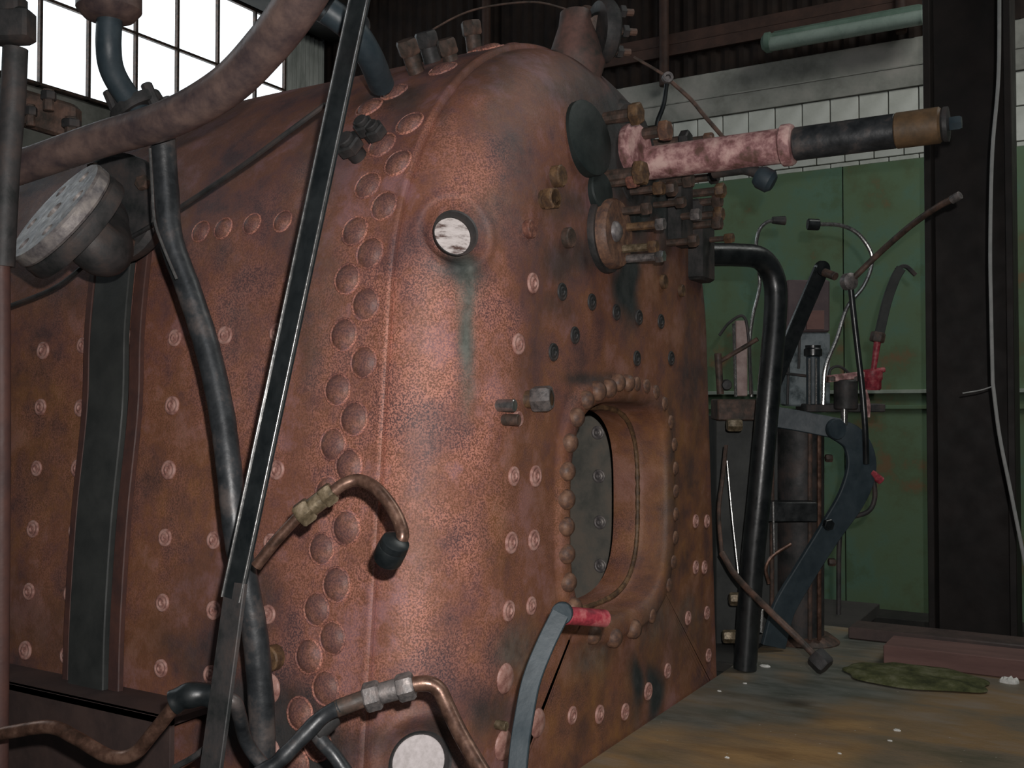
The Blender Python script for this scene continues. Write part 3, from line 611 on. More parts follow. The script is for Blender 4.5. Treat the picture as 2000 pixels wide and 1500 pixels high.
# gauge pads: stacked vertical pad with studs at upper right of the face
for (x0, x1, z0, z1, yy) in ((0.93, 1.02, 1.08, 1.26, 0.03), (1.06, 1.16, 1.01, 1.21, 0.035)):
    MB().bx(x0, x1, -yy, 0.06, z0, z1, 0.15).build('gauge_pad', M['dsoot'], boiler)
GST = [(1300,255,0.09,.021,'orivet'),(1243,222,0.055,.022,'orust'),(1252,338,0.075,.024,'orust'),(1237,352,0.03,.016,'rivet'),(1288,368,0.06,.014,'orust'),(1312,368,0.06,.016,'drust'),(1340,275,0.05,.022,'dsoot'),
       (1385,268,0.09,.010,'orivet'),(1345,352,0.06,.017,'drust'),(1395,345,0.08,.016,'dsoot'),(1408,372,0.10,.017,'orust'),(1402,392,0.07,.016,'drust'),(1405,418,0.09,.016,'orust'),(1402,436,0.10,.015,'drust'),(1425,465,0.10,.012,'orust'),(1360,420,0.05,.014,'nutg'),
       (1355,470,0.05,.014,'drust'),(1330,395,0.05,.012,'drust')]
for (px, py, L, r, m_) in GST:
    e = plane(px, py, 1, -0.045 - L*0.4); b = V((e.x, 0.03, e.z))
    s = MB().cyl(b, e + V((0, -0.001, 0)), r*0.6, 10).build('stud', M['drust'], boiler)
    MB().hexnut(e - V((0, -0.012, 0)), (0, -1, 0), r*1.1, 0.022, random.random()).build('nut', M[m_], s)
# crown fittings
def crown(px, py, d): return at(px, py, d)
for (px, py, d, r, h, m_) in ((1085-165, 50, 2.15, .022, .05, 'drust'), (832, 72, 2.05, .024, .035, 'dsoot'), (795, 88, 1.98, .022, .02, 'drust'), (872, 86, 2.0, .02, .02, 'drust')):
    p = at(px, py, d); q, n_ = near(p); ax_ = (p - q).normalized() if (p-q).length > 0.01 else V((0,0,1))
    s = MB().cyl(q - ax_*0.01, p, r*0.75, 12).build('crown_stud', M[m_], boiler); MB().hexnut(p - ax_*0.02, ax_, r, 0.03).build('nut', M[m_], s)
# whistle turret cone and flange on the crown
# strap rim along the front edge of the crown (lagging band)
p0 = at(1150, 95, 2.28)
cq = near(at(1122, 120, 2.20))[0]; cone = MB().lathe([(0.045, -0.08), (0.062, -0.03), (0.060, -0.01), (0.038, 0.055), (0.034, 0.085), (0.001, 0.085)], at(1126, 100, 2.22), (0.05, 0.05, 1), 28).build('turret_cone', M['conem'], boiler)
fx = at(1188, 62, 2.22); FD = V((0.75, -0.66, 0.05)).normalized()
tf = MB().lathe([(0.062, -0.028), (0.066, -0.02), (0.066, 0.0), (0.06, 0.006), (0.03, 0.006), (0.024, -0.004), (0.001, -0.004)], fx, FD, 28).build('turret_flange', M['dsoot'], boiler)
MB().tube([at(1140, 40, 2.3), at(1175, 55, 2.26), fx - FD*0.02], 0.034, 16).build('turret_neck', M['drust'], boiler)
x_, y_, _d = frame(FD)
for k in range(6):
    a = k*math.pi/3 + 0.3; b = fx + x_*(0.047*math.cos(a)) + y_*(0.047*math.sin(a))
    s = MB().cyl(b, b + FD*0.045, 0.008, 8).build('stud', M['drust'], tf)
    if k in (1, 4): pass
for k in range(6):
    a = k*math.pi/3 + 0.3; b = fx + x_*(0.047*math.cos(a)) + y_*(0.047*math.sin(a))
    MB().hexnut(b + FD*0.012, FD, 0.014, 0.014).build('nut', M['orust' if k in (2,) else 'dsoot'], tf)
MB().lathe([(0.014, 0), (0.017, 0.004), (0.012, 0.012), (0.001, 0.013)], fx, FD, 16).build('valve_face', M['pink'], tf)
# studs with nuts and a clamp on the wrapper, left of the black bar
for (px, py, L, r) in ((625, 125, 0.05, .02), (600, 182, 0.05, .026), (650, 140, .04, .02)):
    q_ = at(px, py, 1.72); p, n_ = near(q_); s = MB().cyl(p - n_*0.01, p + n_*L, r*0.65, 12).build('clamp_stud', M['dsoot'], boiler); MB().hexnut(p + n_*(L-0.03), n_, r, 0.022).build('nut', M['dsoot'], s)
# ------------------------------------------------------------------ things round the boiler
def T(name, label, cat, p, group=None): return thing(name, label, cat, p, group)
def one(name, mb, m, label, cat, group=None): return tag(mb.build(name, m), label, cat, group)
def pts(*a): return [at(*q) for q in a]
# regulator tube
t = T('regulator_tube', 'pink-primed tube with black outer end pointing right from the boiler top', 'tube', gp)
ax = V((0, -1, 0)); g0 = plane(1245, 322, 1, 0.0)
LJ = 0.335; g0 = V((g0.x, 0, g0.z))
MB().cyl(g0 + ax*0.02, g0 + ax*LJ, 0.036, 28).build('inner_tube', M['pink'], t)
MB().lathe([(0.038, -0.016), (0.0425, -0.012), (0.0425, 0.004), (0.040, 0.009), (0.034, 0.011), (0.001, 0.011)], g0 + ax*LJ, ax, 28).build('collar', M['pink'], t)
MB().cyl(g0 + ax*(LJ + 0.01), g0 + ax*0.545, 0.0335, 28).build('outer_tube', M['dpipe'], t)
MB().cyl(g0 + ax*0.54, g0 + ax*0.625, 0.0345, 28).build('end_sleeve', M['sleeve'], t)
e_ = MB().lathe([(0.030, 0), (0.033, 0.004), (0.033, 0.012), (0.02, 0.014), (0.001, 0.014)], g0 + ax*0.625, ax, 20).build('end_flange', M['dsoot'], t)
MB().hexnut(g0 + ax*0.638, ax, 0.014, 0.022).build('end_nut', M['slate'], t)
# valve knob hanging below tube
t = T('drain_cock', 'small black cock with round knob hanging under the pink tube', 'valve', at(1490, 352, 2.12))
MB().tube(pts((1395, 338, 2.2), (1450, 330, 2.15), (1492, 342, 2.12)), 0.012, 12).build('body', M['dsoot'], t)
MB().lathe([(0.018, -0.02), (0.024, -0.01), (0.024, 0.012), (0.016, 0.02), (0.001, 0.022)], at(1494, 350, 2.10), CR*0.8 - CU*0.5 - CF*0.3, 18).build('knob', M['slate'], t)
# two little rods meeting in a ring above it
t = T('link_rods', 'two thin bent black rods meeting in a small ring before the concrete lintel', 'linkage', at(1303, 152, 2.35))
MB().tube(pts((1302, 165, 2.35), (1296, 205, 2.34), (1284, 240, 2.33), (1284, 268, 2.33)), 0.0055, 10).build('rod', M['black'], t)
MB().tube(pts((1312, 160, 2.35), (1350, 195, 2.34), (1375, 225, 2.33), (1418, 275, 2.3)), 0.0050, 10).build('rod', M['drust'], t)
MB().tube(pts((1238, 112, 2.38), (1270, 130, 2.37), (1300, 148, 2.36)), 0.0035, 8).build('thin_rod', M['drust'], t)
MB().lathe([(0.006, -0.008), (0.012, -0.008), (0.0135, -0.004), (0.0135, 0.004), (0.012, 0.008), (0.006, 0.008), (0.005, 0.0), (0.001, 0.0)], at(1304, 152, 2.35), -CF, 20).build('ring', M['nutg'], t)
# crown cable
one('crown_cable', MB().tube(pts((790, 100, 2.1), (850, 55, 2.15), (930, 18, 2.2), (1040, 4, 2.25), (1115, 20, 2.28)), 0.0022, 8), M['drust'], 'thin dark wire arching over the crown bolts of the boiler', 'wire')
# ---- left foreground pipes
one('steam_pipe', MB().tube(pts((-60, 362, 1.62), (60, 320, 1.60), (200, 272, 1.55), (330, 232, 1.48), (440, 170, 1.42), (520, 90, 1.36), (580, 10, 1.30), (620, -60, 1.26)), 0.0255, 24, 12, r2=0.030), M['pipeb'], 'thick brown-grey pipe sweeping up from the left edge across the windows', 'pipe')
t = T('draw_bar', 'long straight black angle bar leaning across the boiler side', 'bar', at(440, 1400, 1.2))
pa, pb, pc = at(716, -60, 1.32), at(455, 1170, 1.24), at(405, 1560, 1.20)
nn_ = (-CF - CR*0.75 - CU*0.1).normalized()
MB().strip([pa, pb], 0.034, 0.006, nn_, 1).build('bar', M['black'], t)
MB().strip([pb + (pa-pb).normalized()*0.02 + V((0,0,0)), pc], 0.037, 0.006, nn_, 1).build('lower_bar', M['dsoot'], t)
w_ = (pb - pa).normalized().cross(nn_).normalized()
for s_ in (-1, 1):
    MB().strip([pa + w_*0.0165*s_ + nn_*0.003, pb + w_*0.0165*s_ + nn_*0.003], 0.0022, 0.004, nn_, 1).build('bright_edge', M['chrome'], t)
one('bent_lever_pipe', MB().tube(pts((318, 270, 1.56), (325, 370, 1.56), (335, 470, 1.55), (370, 570, 1.54), (405, 680, 1.52), (432, 800, 1.50), (448, 920, 1.48), (460, 1030, 1.47), (478, 1130, 1.46), (497, 1230, 1.46), (507, 1330, 1.46), (512, 1420, 1.46), (512, 1560, 1.46)), 0.0185, 20, 8, bump=0.05), M['dpipe'], 'dark flaking pipe bending down from the big steam pipe behind the black bar', 'pipe')
one('capillary_tube', MB().tube(pts((293, 290, 1.50), (297, 360, 1.50), (302, 430, 1.50), (318, 480, 1.50), (345, 545, 1.5)), 0.0022, 8), M['chrome'], 'thin bright tube running beside the top of the dark bent pipe', 'tube')
one('throttle_rod', MB().tube(pts((18, 598, 1.98), (110, 560, 1.92), (190, 500, 1.86), (300, 438, 1.80), (450, 340, 1.70), (560, 260, 1.63), (636, 204, 1.60)), 0.0042, 8), M['dsoot'], 'thin dark rod slanting across the upper boiler side', 'rod')
# dark frame strap against the wrapper
t = T('frame_strap', 'wide upright grey-black strap with reddish edges against the boiler side', 'strap', at(205, 1360, 1.95))
sp_ = [(262, 455), (245, 640), (240, 800), (220, 1000), (207, 1200), (203, 1345)]
def on(px, py, lift): p, n_ = hit(px, py); return p + n_*lift
MB().strip([on(a, b, 0.035) for a, b in sp_], 0.102, 0.014, V((-1, 0, 0)), 6).build('web', M['strap'], t)
MB().strip([on(a - 50, b, 0.024) for a, b in sp_], 0.018, 0.012, V((-1, 0, 0)), 6).build('flange_edge', M['edge'], t)
MB().strip([on(a + 46, b, 0.026) for a, b in sp_], 0.030, 0.012, V((-1, 0, 0)), 6).build('flange_edge', M['edge'], t)
# left post
t = T('cab_post', 'dark post at the left edge of the view with a blocky cap', 'post', at(4, 1500, 1.5))
MB().tube(pts((30, 95, 1.5), (25, 200, 1.5), (14, 330, 1.5), (4, 520, 1.5)), 0.0175, 14).build('upper_post', M['dsoot'], t)
MB().tube(pts((2, 500, 1.5), (3, 900, 1.5), (-2, 1560, 1.5)), 0.0125, 14).build('lower_post', M['edge'], t)
MB().box(at(22, 52, 1.5), CR*0.97 + CU*0.05, -CF, CU, 0.030, 0.02, 0.024, 0.25).build('cap', M['dsoot'], t)
MB().box(at(18, 12, 1.5), CR, -CF, CU, 0.02, 0.02, 0.016, 0.25).build('cap_top', M['dsoot'], t)
# oil cup on curved stem in front of the window
t = T('lubricator_cup', 'grey cup on a curved stem standing in front of the windows', 'lubricator', at(275, 215, 1.75))
MB().tube(pts((215, 20, 1.7), (212, 90, 1.7), (220, 140, 1.72), (250, 190, 1.75), (300, 250, 1.8)), 0.0205, 20).build('stem', M['slate'], t)
MB().lathe([(0.030, -0.004), (0.040, 0.0), (0.052, 0.014), (0.052, 0.045), (0.048, 0.05), (0.001, 0.05)], at(213, 36, 1.7), CU, 28).build('cup', M['pipeb'], t)
fb = MB().lathe([(0.045, 0), (0.048, 0.004), (0.048, 0.018), (0.04, 0.022), (0.001, 0.022)], at(275, 222, 1.78), (CU*0.8 - CR*0.5), 24).build('base_flange', M['dsoot'], t)
for (a, b) in ((218, 192), (292, 178), (330, 205)):
    q = at(a, b, 1.76); MB().cyl(q - CU*0.03 + CR*0.012, q + CU*0.012 - CR*0.006, 0.010, 10).build('bolt', M['dsoot'], fb)
# bolts and nuts on the crown left of the cup
t = T('crown_bracket', 'dark clutter of bracket and nuts under the left window corner', 'bracket', at(100, 240, 1.95))
MB().box(at(80, 222, 1.95), CR + CU*-0.3, -CF, CU, 0.075, 0.02, 0.035, 0.3).build('plate', M['drust'], t)
for (a, b, r_) in ((95, 185, .014), (140, 240, .018), (60, 215, .012), (190, 252, .014)):
    q = at(a, b, 1.9); MB().cyl(q - CU*0.03, q + CU*0.01, r_*0.7, 10).build('bolt', M['drust'], t); MB().hexnut(q - CU*0.01, CU, r_, 0.016).build('nut', M['dsoot'], t)
# big flanged elbow
def cut(o, cutters):
    for c in cutters:
        md = o.modifiers.new('b', 'BOOLEAN'); md.operation = 'DIFFERENCE'; md.object = c; md.solver = 'EXACT'
    dg = bpy.context.evaluated_depsgraph_get(); me = bpy.data.meshes.new_from_object(o.evaluated_get(dg)); o.modifiers.clear(); o.data = me
    me.shade_smooth(); me.set_sharp_from_angle(angle=rad(35))
    for c in cutters: bpy.data.objects.remove(c, do_unlink=True)
fc = at(106, 410, 1.62); FN = (CR*-0.58 + CU*0.58 - CF*0.56).normalized()
t = T('flanged_elbow', 'big pipe elbow with a pale round flange with bolt holes at left', 'pipe fitting', fc)
fd = MB().lathe([(0.097, -0.024), (0.100, -0.02), (0.100, -0.004), (0.097, 0.0), (0.001, 0.0)], fc, FN, 48).build('flange_disc', M['flange'], t)
x_, y_, _d = frame(FN); cs = []
for k in range(6):
    a = k*math.pi/3 + 0.25; q = fc + x_*(0.070*math.cos(a)) + y_*(0.070*math.sin(a)); cs.append(MB().cyl(q - FN*0.05, q + FN*0.03, 0.0115, 14).build('c', M['dsoot']))
cs.append(MB().cyl(fc - FN*0.012, fc + FN*0.03, 0.016, 16).build('c', M['dsoot']))
cut(fd, cs)
MB().lathe([(0.098, -0.052), (0.100, -0.047), (0.100, -0.029), (0.097, -0.025)], fc, FN, 40).build('companion_flange', M['dsoot'], t)
MB().tube([fc - FN*0.03, fc - FN*0.10, at(205, 430, 1.84), at(250, 415, 1.95)], 0.042, 28).build('elbow', M['dsoot'], t)
MB().lathe([(0.095, -0.03), (0.10, -0.02), (0.10, 0.0), (0.09, 0.008), (0.001, 0.009)], at(225, 405, 1.86), (-0.9, -0.2, 0.0), 36).build('wall_flange', M['dsoot'], t)
for k in range(4):
    a = k*math.pi/2 + 0.5; x2, y2, _ = frame((-0.9, -0.2, 0)); q = at(225, 405, 1.86) + x2*0.078*math.cos(a) + y2*0.078*math.sin(a)
    MB().hexnut(q, (-0.9, -0.2, 0), 0.014, 0.02).build('nut', M['drust'], t)
one('blower_pipe', MB().tube(pts((640, 20, 1.72), (690, 60, 1.74), (722, 110, 1.78), (745, 165, 1.86)), 0.0235, 20), M['slate'], 'short blue-grey pipe running into the crown behind the black bar', 'pipe')
one('pipe_stub', MB().cyl(at(620, 10, 1.9), at(700, 55, 1.8), 0.026, 20), M['dpipe'], 'dark pipe stub behind the top of the black bar', 'pipe')
# ---- bottom left pipe run
t = T('sand_pipe_run', 'dark thin pipe snaking along the bottom left with a taped joint', 'pipe', at(390, 1380, 1.25))
MB().tube(pts((-40, 1442, 1.35), (30, 1428, 1.34), (100, 1420, 1.32), (150, 1442, 1.3), (215, 1478, 1.28), (262, 1472, 1.27), (300, 1430, 1.26), (345, 1374, 1.25)), 0.0088, 16, 10).build('left_run', M['copper'], t)
MB().tube(pts((340, 1372, 1.25), (365, 1360, 1.25), (400, 1357, 1.25), (437, 1364, 1.25)), 0.0155, 18, 10, bump=0.3).build('taped_joint', M['black'], t)
MB().tube(pts((430, 1362, 1.25), (458, 1372, 1.25), (468, 1400, 1.27), (482, 1450, 1.30), (512, 1492, 1.31), (560, 1530, 1.31)), 0.0088, 16, 10).build('right_run', M['dpipe'], t)
one('base_cable', MB().tube(pts((340, 1500, 1.32), (390, 1470, 1.31), (430, 1425, 1.31), (450, 1370, 1.32)), 0.004, 8), M['dsoot'], 'thin dark cable beside the foot of the leaning bar', 'cable')
t = T('union_pipe', 'lower bent copper pipe with a grey double union nut', 'pipe', at(760, 1350, 1.28))
MB().tube(pts((500, 1515, 1.25), (540, 1490, 1.25), (590, 1440, 1.26), (630, 1400, 1.27), (665, 1380, 1.27)), 0.0098, 16, 10, bump=0.15).build('left_tube', M['dpipe'], t)
MB().cyl(at(655, 1385, 1.27), at(718, 1362, 1.28), 0.0108, 16).build('sleeve', M['drust'], t)
dU = (at(808, 1336, 1.28) - at(712, 1362, 1.28)); dn = dU.normalized()
MB().hexnut(at(712, 1364, 1.28), dn, 0.0185, 0.021).build('union_nut', M['nutg'], t)
MB().cyl(at(735, 1357, 1.28), at(782, 1344, 1.28), 0.0135, 16).build('union_body', M['nutg'], t)
MB().hexnut(at(776, 1346, 1.28), dn, 0.0175, 0.022).build('union_nut', M['nutg'], t)
MB().tube(pts((800, 1338, 1.28), (835, 1335, 1.28), (858, 1348, 1.28), (876, 1385, 1.27), (903, 1440, 1.25), (950, 1520, 1.22)), 0.0098, 18, 10).build('right_tube', M['copper'], t)
t = T('branch_pipe', 'short black branch pipe dropping below the lower union pipe', 'pipe', at(620, 1430, 1.3))
MB().tube(pts((612, 1425, 1.3), (630, 1450, 1.3), (655, 1478, 1.3), (690, 1530, 1.29)), 0.0092, 16).build('tube', M['dpipe'], t)
MB().cyl(at(652, 1398, 1.32), at(612, 1436, 1.3), 0.0135, 14).build('tee', M['dsoot'], t)
# copper hook pipe
t = T('hooked_copper_pipe', 'hooked copper pipe with brass fitting and black end cap hanging before the seam', 'pipe', at(600, 1000, 1.3))
MB().tube(pts((500, 1106, 1.3), (540, 1055, 1.3), (585, 1006, 1.3)), 0.0072, 14).build('lower_tube', M['copper'], t)
d1 = (at(655, 958, 1.3) - at(585, 1010, 1.3)).normalized()
MB().hexnut(at(583, 1010, 1.3), d1, 0.0165, 0.021).build('union_nut', M['brass'], t)
MB().cyl(at(605, 994, 1.3), at(636, 970, 1.3), 0.0120, 16).build('union_body', M['brass'], t)
MB().hexnut(at(630, 975, 1.3), d1, 0.0145, 0.018).build('union_nut', M['brass'], t)
MB().tube(pts((650, 961, 1.3), (672, 945, 1.3), (700, 938, 1.3), (730, 950, 1.29), (758, 980, 1.28), (778, 1015, 1.27), (786, 1045, 1.26), (778, 1062, 1.26)), 0.0078, 18, 10, r2=0.0086).build('hook_tube', M['copper'], t)
d2 = (at(752, 1104, 1.27) - at(776, 1056, 1.25)).normalized()
MB().lathe([(0.012, 0), (0.0175, 0.003), (0.0185, 0.010), (0.0180, 0.012), (0.0188, 0.014), (0.0188, 0.032), (0.0165, 0.036), (0.001, 0.037)], at(775, 1054, 1.25), d2, 24).build('end_cap', M['black'], t)
# base angle low left
t = T('running_board_angle', 'dark rusty ledge along the foot of the boiler side', 'ledge', (-0.12, 0.9, 0.0))
zt = plane(150, 1362, 0, -0.13).z
MB().bx(-0.135, -0.125, 0.46, 2.0, -0.25, zt, 0.1).build('web', M['ledgem'], t)
MB().bx(-0.135, -0.04, 0.46, 2.0, zt - 0.012, zt, 0.1).build('top_flange', M['ledgem'], t)
# ---- lever with red grip
t = T('fire_door_lever', 'curved blue-grey flat lever with a red grip below the fire hole', 'lever', at(1040, 1480, 1.35))
LN = (-CF - CR*0.25).normalized()
MB().strip(pts((1096, 1196, 1.45), (1064, 1262, 1.43), (1038, 1330, 1.41), (1024, 1400, 1.39), (1015, 1460, 1.37), (1008, 1540, 1.35)), lambda u: 0.026, 0.009, LN, 8).build('lever_blade', M['slate'], t)
MB().lathe([(0.0145, -0.0055), (0.0155, -0.004), (0.0155, 0.004), (0.0145, 0.0055), (0.001, 0.0056)], at(1098, 1197, 1.45), LN, 24).build('lever_eye', M['slate'], t)
MB().cyl(at(1106, 1202, 1.47), at(1182, 1208, 1.52), 0.0130, 20).build('grip', M['redp'], t)
# ---- cab floor
zf = 0.0
fm = bpy.data.meshes.new('cab_floor_plate'); bm = bmesh.new()
nx, ny = 120, 60
FX0, FX1, FY0, FY1 = 0.02, 2.02, -0.745, -0.005
for j in range(ny+1):
    for i in range(nx+1): bm.verts.new((FX0 + (FX1-FX0)*i/nx, FY0 + (FY1-FY0)*j/ny, 0))
bm.verts.ensure_lookup_table()
for j in range(ny):
    for i in range(nx): a = j*(nx+1)+i; bm.faces.new([bm.verts[a], bm.verts[a+1], bm.verts[a+nx+2], bm.verts[a+nx+1]])
r_ = bmesh.ops.extrude_face_region(bm, geom=bm.faces[:]); bmesh.ops.translate(bm, vec=(0, 0, -0.02), verts=[v for v in r_['geom'] if isinstance(v, bmesh.types.BMVert)])
bmesh.ops.recalc_face_normals(bm, faces=bm.faces); bm.to_mesh(fm); bm.free(); fm.materials.append(M['plate'])
fo_ = bpy.data.objects.new('floor_plate', fm); link(fo_, None, (0, 0, 0)); tag(fo_, 'oil-stained ochre and grey plywood floor plate in front of the boiler', 'floor plate')
n = len(fm.vertices); a = np.empty(n*3); fm.vertices.foreach_get('co', a); P_ = a.reshape(-1, 3); x, y = proj(P_); W = np.zeros((n, 4)); W[:, 3] = 1
jn = np.array([noise.noise(V((p[0]*5, p[1]*9, 0))) for p in P_])
for (px, py, rx, ry, ch, s) in ((1550, 1340, 260, 70, 0, 1.0), (1300, 1400, 150, 45, 0, 0.8), (1450, 1395, 120, 30, 0, 0.8), (1700, 1250, 200, 40, 0, 0.9), (1120, 1470, 60, 25, 0, 0.7), (1520, 1470, 200, 28, 1, 1.0), (1660, 1415, 90, 18, 1, 0.8), (1250, 1470, 100, 16, 1, 0.5)):
    q = ((x + jn*rx*0.6 - px)/rx)**2 + ((y + jn*ry*0.9 - py)/ry)**2; W[:, ch] = np.maximum(W[:, ch], s*np.exp(-0.8*q))
fm.attributes.new('wear', 'FLOAT_COLOR', 'POINT').data.foreach_set('color', np.clip(W, 0, 1).ravel())
one('cab_subfloor', MB().bx(1.40, 2.02, 0.0, 0.9, -0.03, -0.004, 0.2), M['shedfloor'], 'dark grimy floor strip behind the tall black pipe', 'floor plate')
one('timber_batten', MB().bx(1.60, 1.74, -0.72, -0.35, 0.0, 0.050, 0.1), M['timber'], 'red-brown timber batten lying on the cab floor', 'timber')
one('floor_sill', MB().bx(1.86, 1.98, -0.72, -0.20, 0.0, 0.035, 0.2), M['ledgem'], 'dark sill along the far edge of the floor behind the batten', 'sill')
def blob(name, c, rx, ry, h, m, label, cat, sd, ax_=(0, 0, 1), group=None, n=40):
    mb = MB(); c = V(c); prev = None
    for j in range(9):
        u = j / 8; rr = math.cos(u * math.pi/2) ** 0.5 if j < 8 else 0.02; z = h * math.sin(u*math.pi/2)
        k = len(mb.v)
        for i in range(n):
            a = 2*math.pi*i/n; nn = 1 + 0.22*noise.noise(V((math.cos(a)*1.6 + sd, math.sin(a)*1.6, 0)))
            zz = z * (1 + 0.8*noise.noise(V((math.cos(a)*rr*3 + sd, math.sin(a)*rr*3, 3))))
            mb.v.append(c + V((rx*rr*nn*math.cos(a), ry*rr*nn*math.sin(a), max(0, zz))))
        if prev is None: mb.f.append(tuple(range(k + n - 1, k - 1, -1)))
        else: mb.bridge(prev, k, n)
        prev = k
    mb.f.append(tuple(range(prev, prev + n)))
    return one(name, mb, m, label, cat, group)
mc = plane(1785, 1322, 2, 0.004)
blob('sacking_mat', mc, 0.115, 0.185, 0.012, M['matg'], 'crumpled oily green sack lying beside the batten', 'sack', 2.0, n=60)
blob('plaster_lump', plane(1970, 1333, 2, 0.0), 0.016, 0.024, 0.012, M['rubble'], 'white plaster lump on the floor right of the green sack', 'debris', 5.0, n=14)
for i, (a, b, r__) in enumerate(((1495, 1302, .010), (1752, 1427, .006), (1738, 1447, .004), (1455, 1335, .004), (1420, 1480, .004), (1405, 1350, .004), (1640, 1472, .003), (1150, 1480, .0035))):
    blob('plaster_crumb', plane(a, b, 2, 0.0), r__, r__*1.4, r__*0.5, M['rubble'], ('flat white plaster flake at the foot of the thick black pipe', 'largest plaster crumb in the open middle of the floor plate', 'small pale crumb just in front of the largest middle crumb', 'tiny crumb in front of the thick black pipe foot', 'white speck at the bottom edge of the floor plate, middle', 'tiny crumb close to the right corner of the boiler', 'small speck near the bottom edge, right of the middle', 'pale speck at the near left corner of the floor plate')[i], 'debris', i*3.1, group='plaster crumbs on the cab floor', n=8)
# ---- right-hand cab fittings
one('handrail_pipe', MB().tube(pts((1380, 497, 2.62), (1440, 498, 2.68), (1485, 505, 2.72), (1510, 540, 2.74), (1515, 600, 2.74), (1502, 760, 2.72), (1485, 950, 2.71), (1470, 1100, 2.71), (1455, 1306, 2.71)), 0.0305, 24, 10), M['black'], 'thick glossy black pipe bending down beside the backhead to the floor', 'pipe')
t = T('diagonal_lever', 'black flat lever slanting up behind the glossy black pipe', 'lever', at(1500, 740, 2.95))
DN = (-CF + CR*0.3).normalized()
MB().strip(pts((1603, 528, 2.95), (1555, 640, 2.93), (1490, 800, 2.9)), 0.046, 0.014, DN, 6).build('blade', M['black'], t)
MB().lathe([(0.022, -0.008), (0.024, 0.0), (0.022, 0.010), (0.001, 0.011)], at(1605, 525, 2.95), DN, 20).build('eye', M['black'], t)
MB().cyl(at(1610, 532, 2.94), at(1632, 540, 2.9), 0.012, 12).build('pin', M['drust'], t)
# instrument box
t = T('lubricator_box', 'mauve and chipped blue-grey metal box behind the slanting lever', 'box', at(1570, 790, 3.1))
MB().box(at(1570, 600, 3.1), CR, -CF, CU, 0.064, 0.05, 0.078, 0.1).build('upper_box', M['mauve'], t)
MB().box(at(1592, 625, 3.04), CR, -CF, CU, 0.026, 0.004, 0.028, 0.1).build('pink_plate', M['timber'], t)
MB().box(at(1572, 722, 3.1), CR, -CF, CU, 0.062, 0.05, 0.110, 0.1).build('lower_box', M['bluel'], t)
for (a, b) in ((1538, 770), (1560, 700), (1585, 770)):
    MB().cyl(at(a, b + 20, 3.03), at(a + 2, b - 60, 3.03), 0.004, 8).build('pipe', M['dsoot'], t)
MB().cyl(at(1522, 728, 3.02), at(1582, 735, 3.02), 0.004, 8).build('cross_pipe', M['dsoot'], t)
t = T('sight_glass', 'tall steel sight tube with dark collar on the blue-grey box', 'gauge', at(1587, 790, 3.0))
MB().cyl(at(1588, 790, 3.0), at(1588, 695, 3.0), 0.019, 20).build('barrel', M['slate'], t)
MB().cyl(at(1581, 790, 2.975), at(1581, 700, 2.975), 0.004, 10).build('guard_rod', M['chrome'], t)
MB().cyl(at(1594, 790, 2.975), at(1594, 700, 2.975), 0.003, 10).build('guard_rod', M['chrome'], t)
MB().lathe([(0.019, 0), (0.026, 0.004), (0.026, 0.022), (0.022, 0.026), (0.022, 0.034), (0.001, 0.035)], at(1588, 697, 3.0), CU, 20).build('cap', M['black'], t)
# gauge guard left of black pipe
t = T('water_gauge_guard', 'pale water gauge guard between backhead and black pipe', 'gauge', at(1445, 775, 2.85))
MB().box(at(1447, 700, 2.85), CR, -CF, CU, 0.016, 0.012, 0.105, 0.2).build('guard', M['gauge'], t)
MB().cyl(at(1437, 775, 2.82), at(1433, 632, 2.82), 0.0045, 10).build('rod', M['chrome'], t)
MB().tube(pts((1405, 655, 2.8), (1425, 630, 2.8), (1452, 618, 2.8), (1462, 660, 2.8), (1466, 770, 2.8)), 0.004, 8).build('loop', M['dsoot'], t)
MB().cyl(at(1408, 705, 2.8), at(1480, 662, 2.75), 0.006, 10).build('cross_rod', M['drust'], t)
MB().lathe([(0.012, 0), (0.016, 0.004), (0.012, 0.014), (0.001, 0.015)], at(1418, 752, 2.8), -CF, 14).build('cock', M['dsoot'], t)
MB().cyl(at(1407, 770, 2.8), at(1402, 690, 2.8), 0.010, 12).build('standpipe', M['drust'], t)
# machine block: bench, cylinder, crosshead bracket
t = T('brake_cylinder', 'tall dark upright cylinder with vertical rods under the cab bench', 'cylinder', at(1560, 1250, 3.05))
MB().cyl(at(1562, 1262, 3.05), at(1562, 812, 3.05), 0.070, 32).build('barrel', M['dsoot'], t)
for (a, m_) in ((1508, 'drust'), (1582, 'drust'), (1600, 'copper')):
    MB().cyl(at(a, 1250, 2.97), at(a, 835, 2.97), 0.0065, 10).build('tie_rod', M[m_], t)
MB().box(at(1540, 998, 2.94), CR, -CF, CU, 0.075, 0.03, 0.028, 0.1).build('clamp', M['black'], t)
for (a, b) in ((1612, 895), (1618, 1098)): MB().hexnut(at(a, b, 2.98), CR, 0.012, 0.02).build('nut', M['drust'], t)
MB().lathe([(0.10, 0), (0.10, 0.02), (0.072, 0.04), (0.001, 0.04)], at(1572, 1262, 3.05), CU, 24).build('foot', M['drust'], t)
t = T('side_locker', 'dark green-black metal locker right beside the backhead edge', 'locker', at(1450, 1250, 3.05))
MB().box(at(1455, 1050, 3.1), CR, -CF, CU, 0.10, 0.06, 0.37, 0.05).build('body', M['strap'], t)
MB().box(at(1442, 800, 2.98), CR, -CF, CU, 0.07, 0.05, 0.03, 0.1).build('lid', M['drust'], t)
for (a, b) in ((1420, 830), (1425, 1170), (1412, 1243)): MB().hexnut(at(a, b, 2.8), CR, 0.018, 0.04).build('fitting', M['brass'], t)
t = T('bell_crank', 'flat blue-grey two-piece crank lever curving beside the cylinder', 'lever', at(1570, 1150, 2.95))
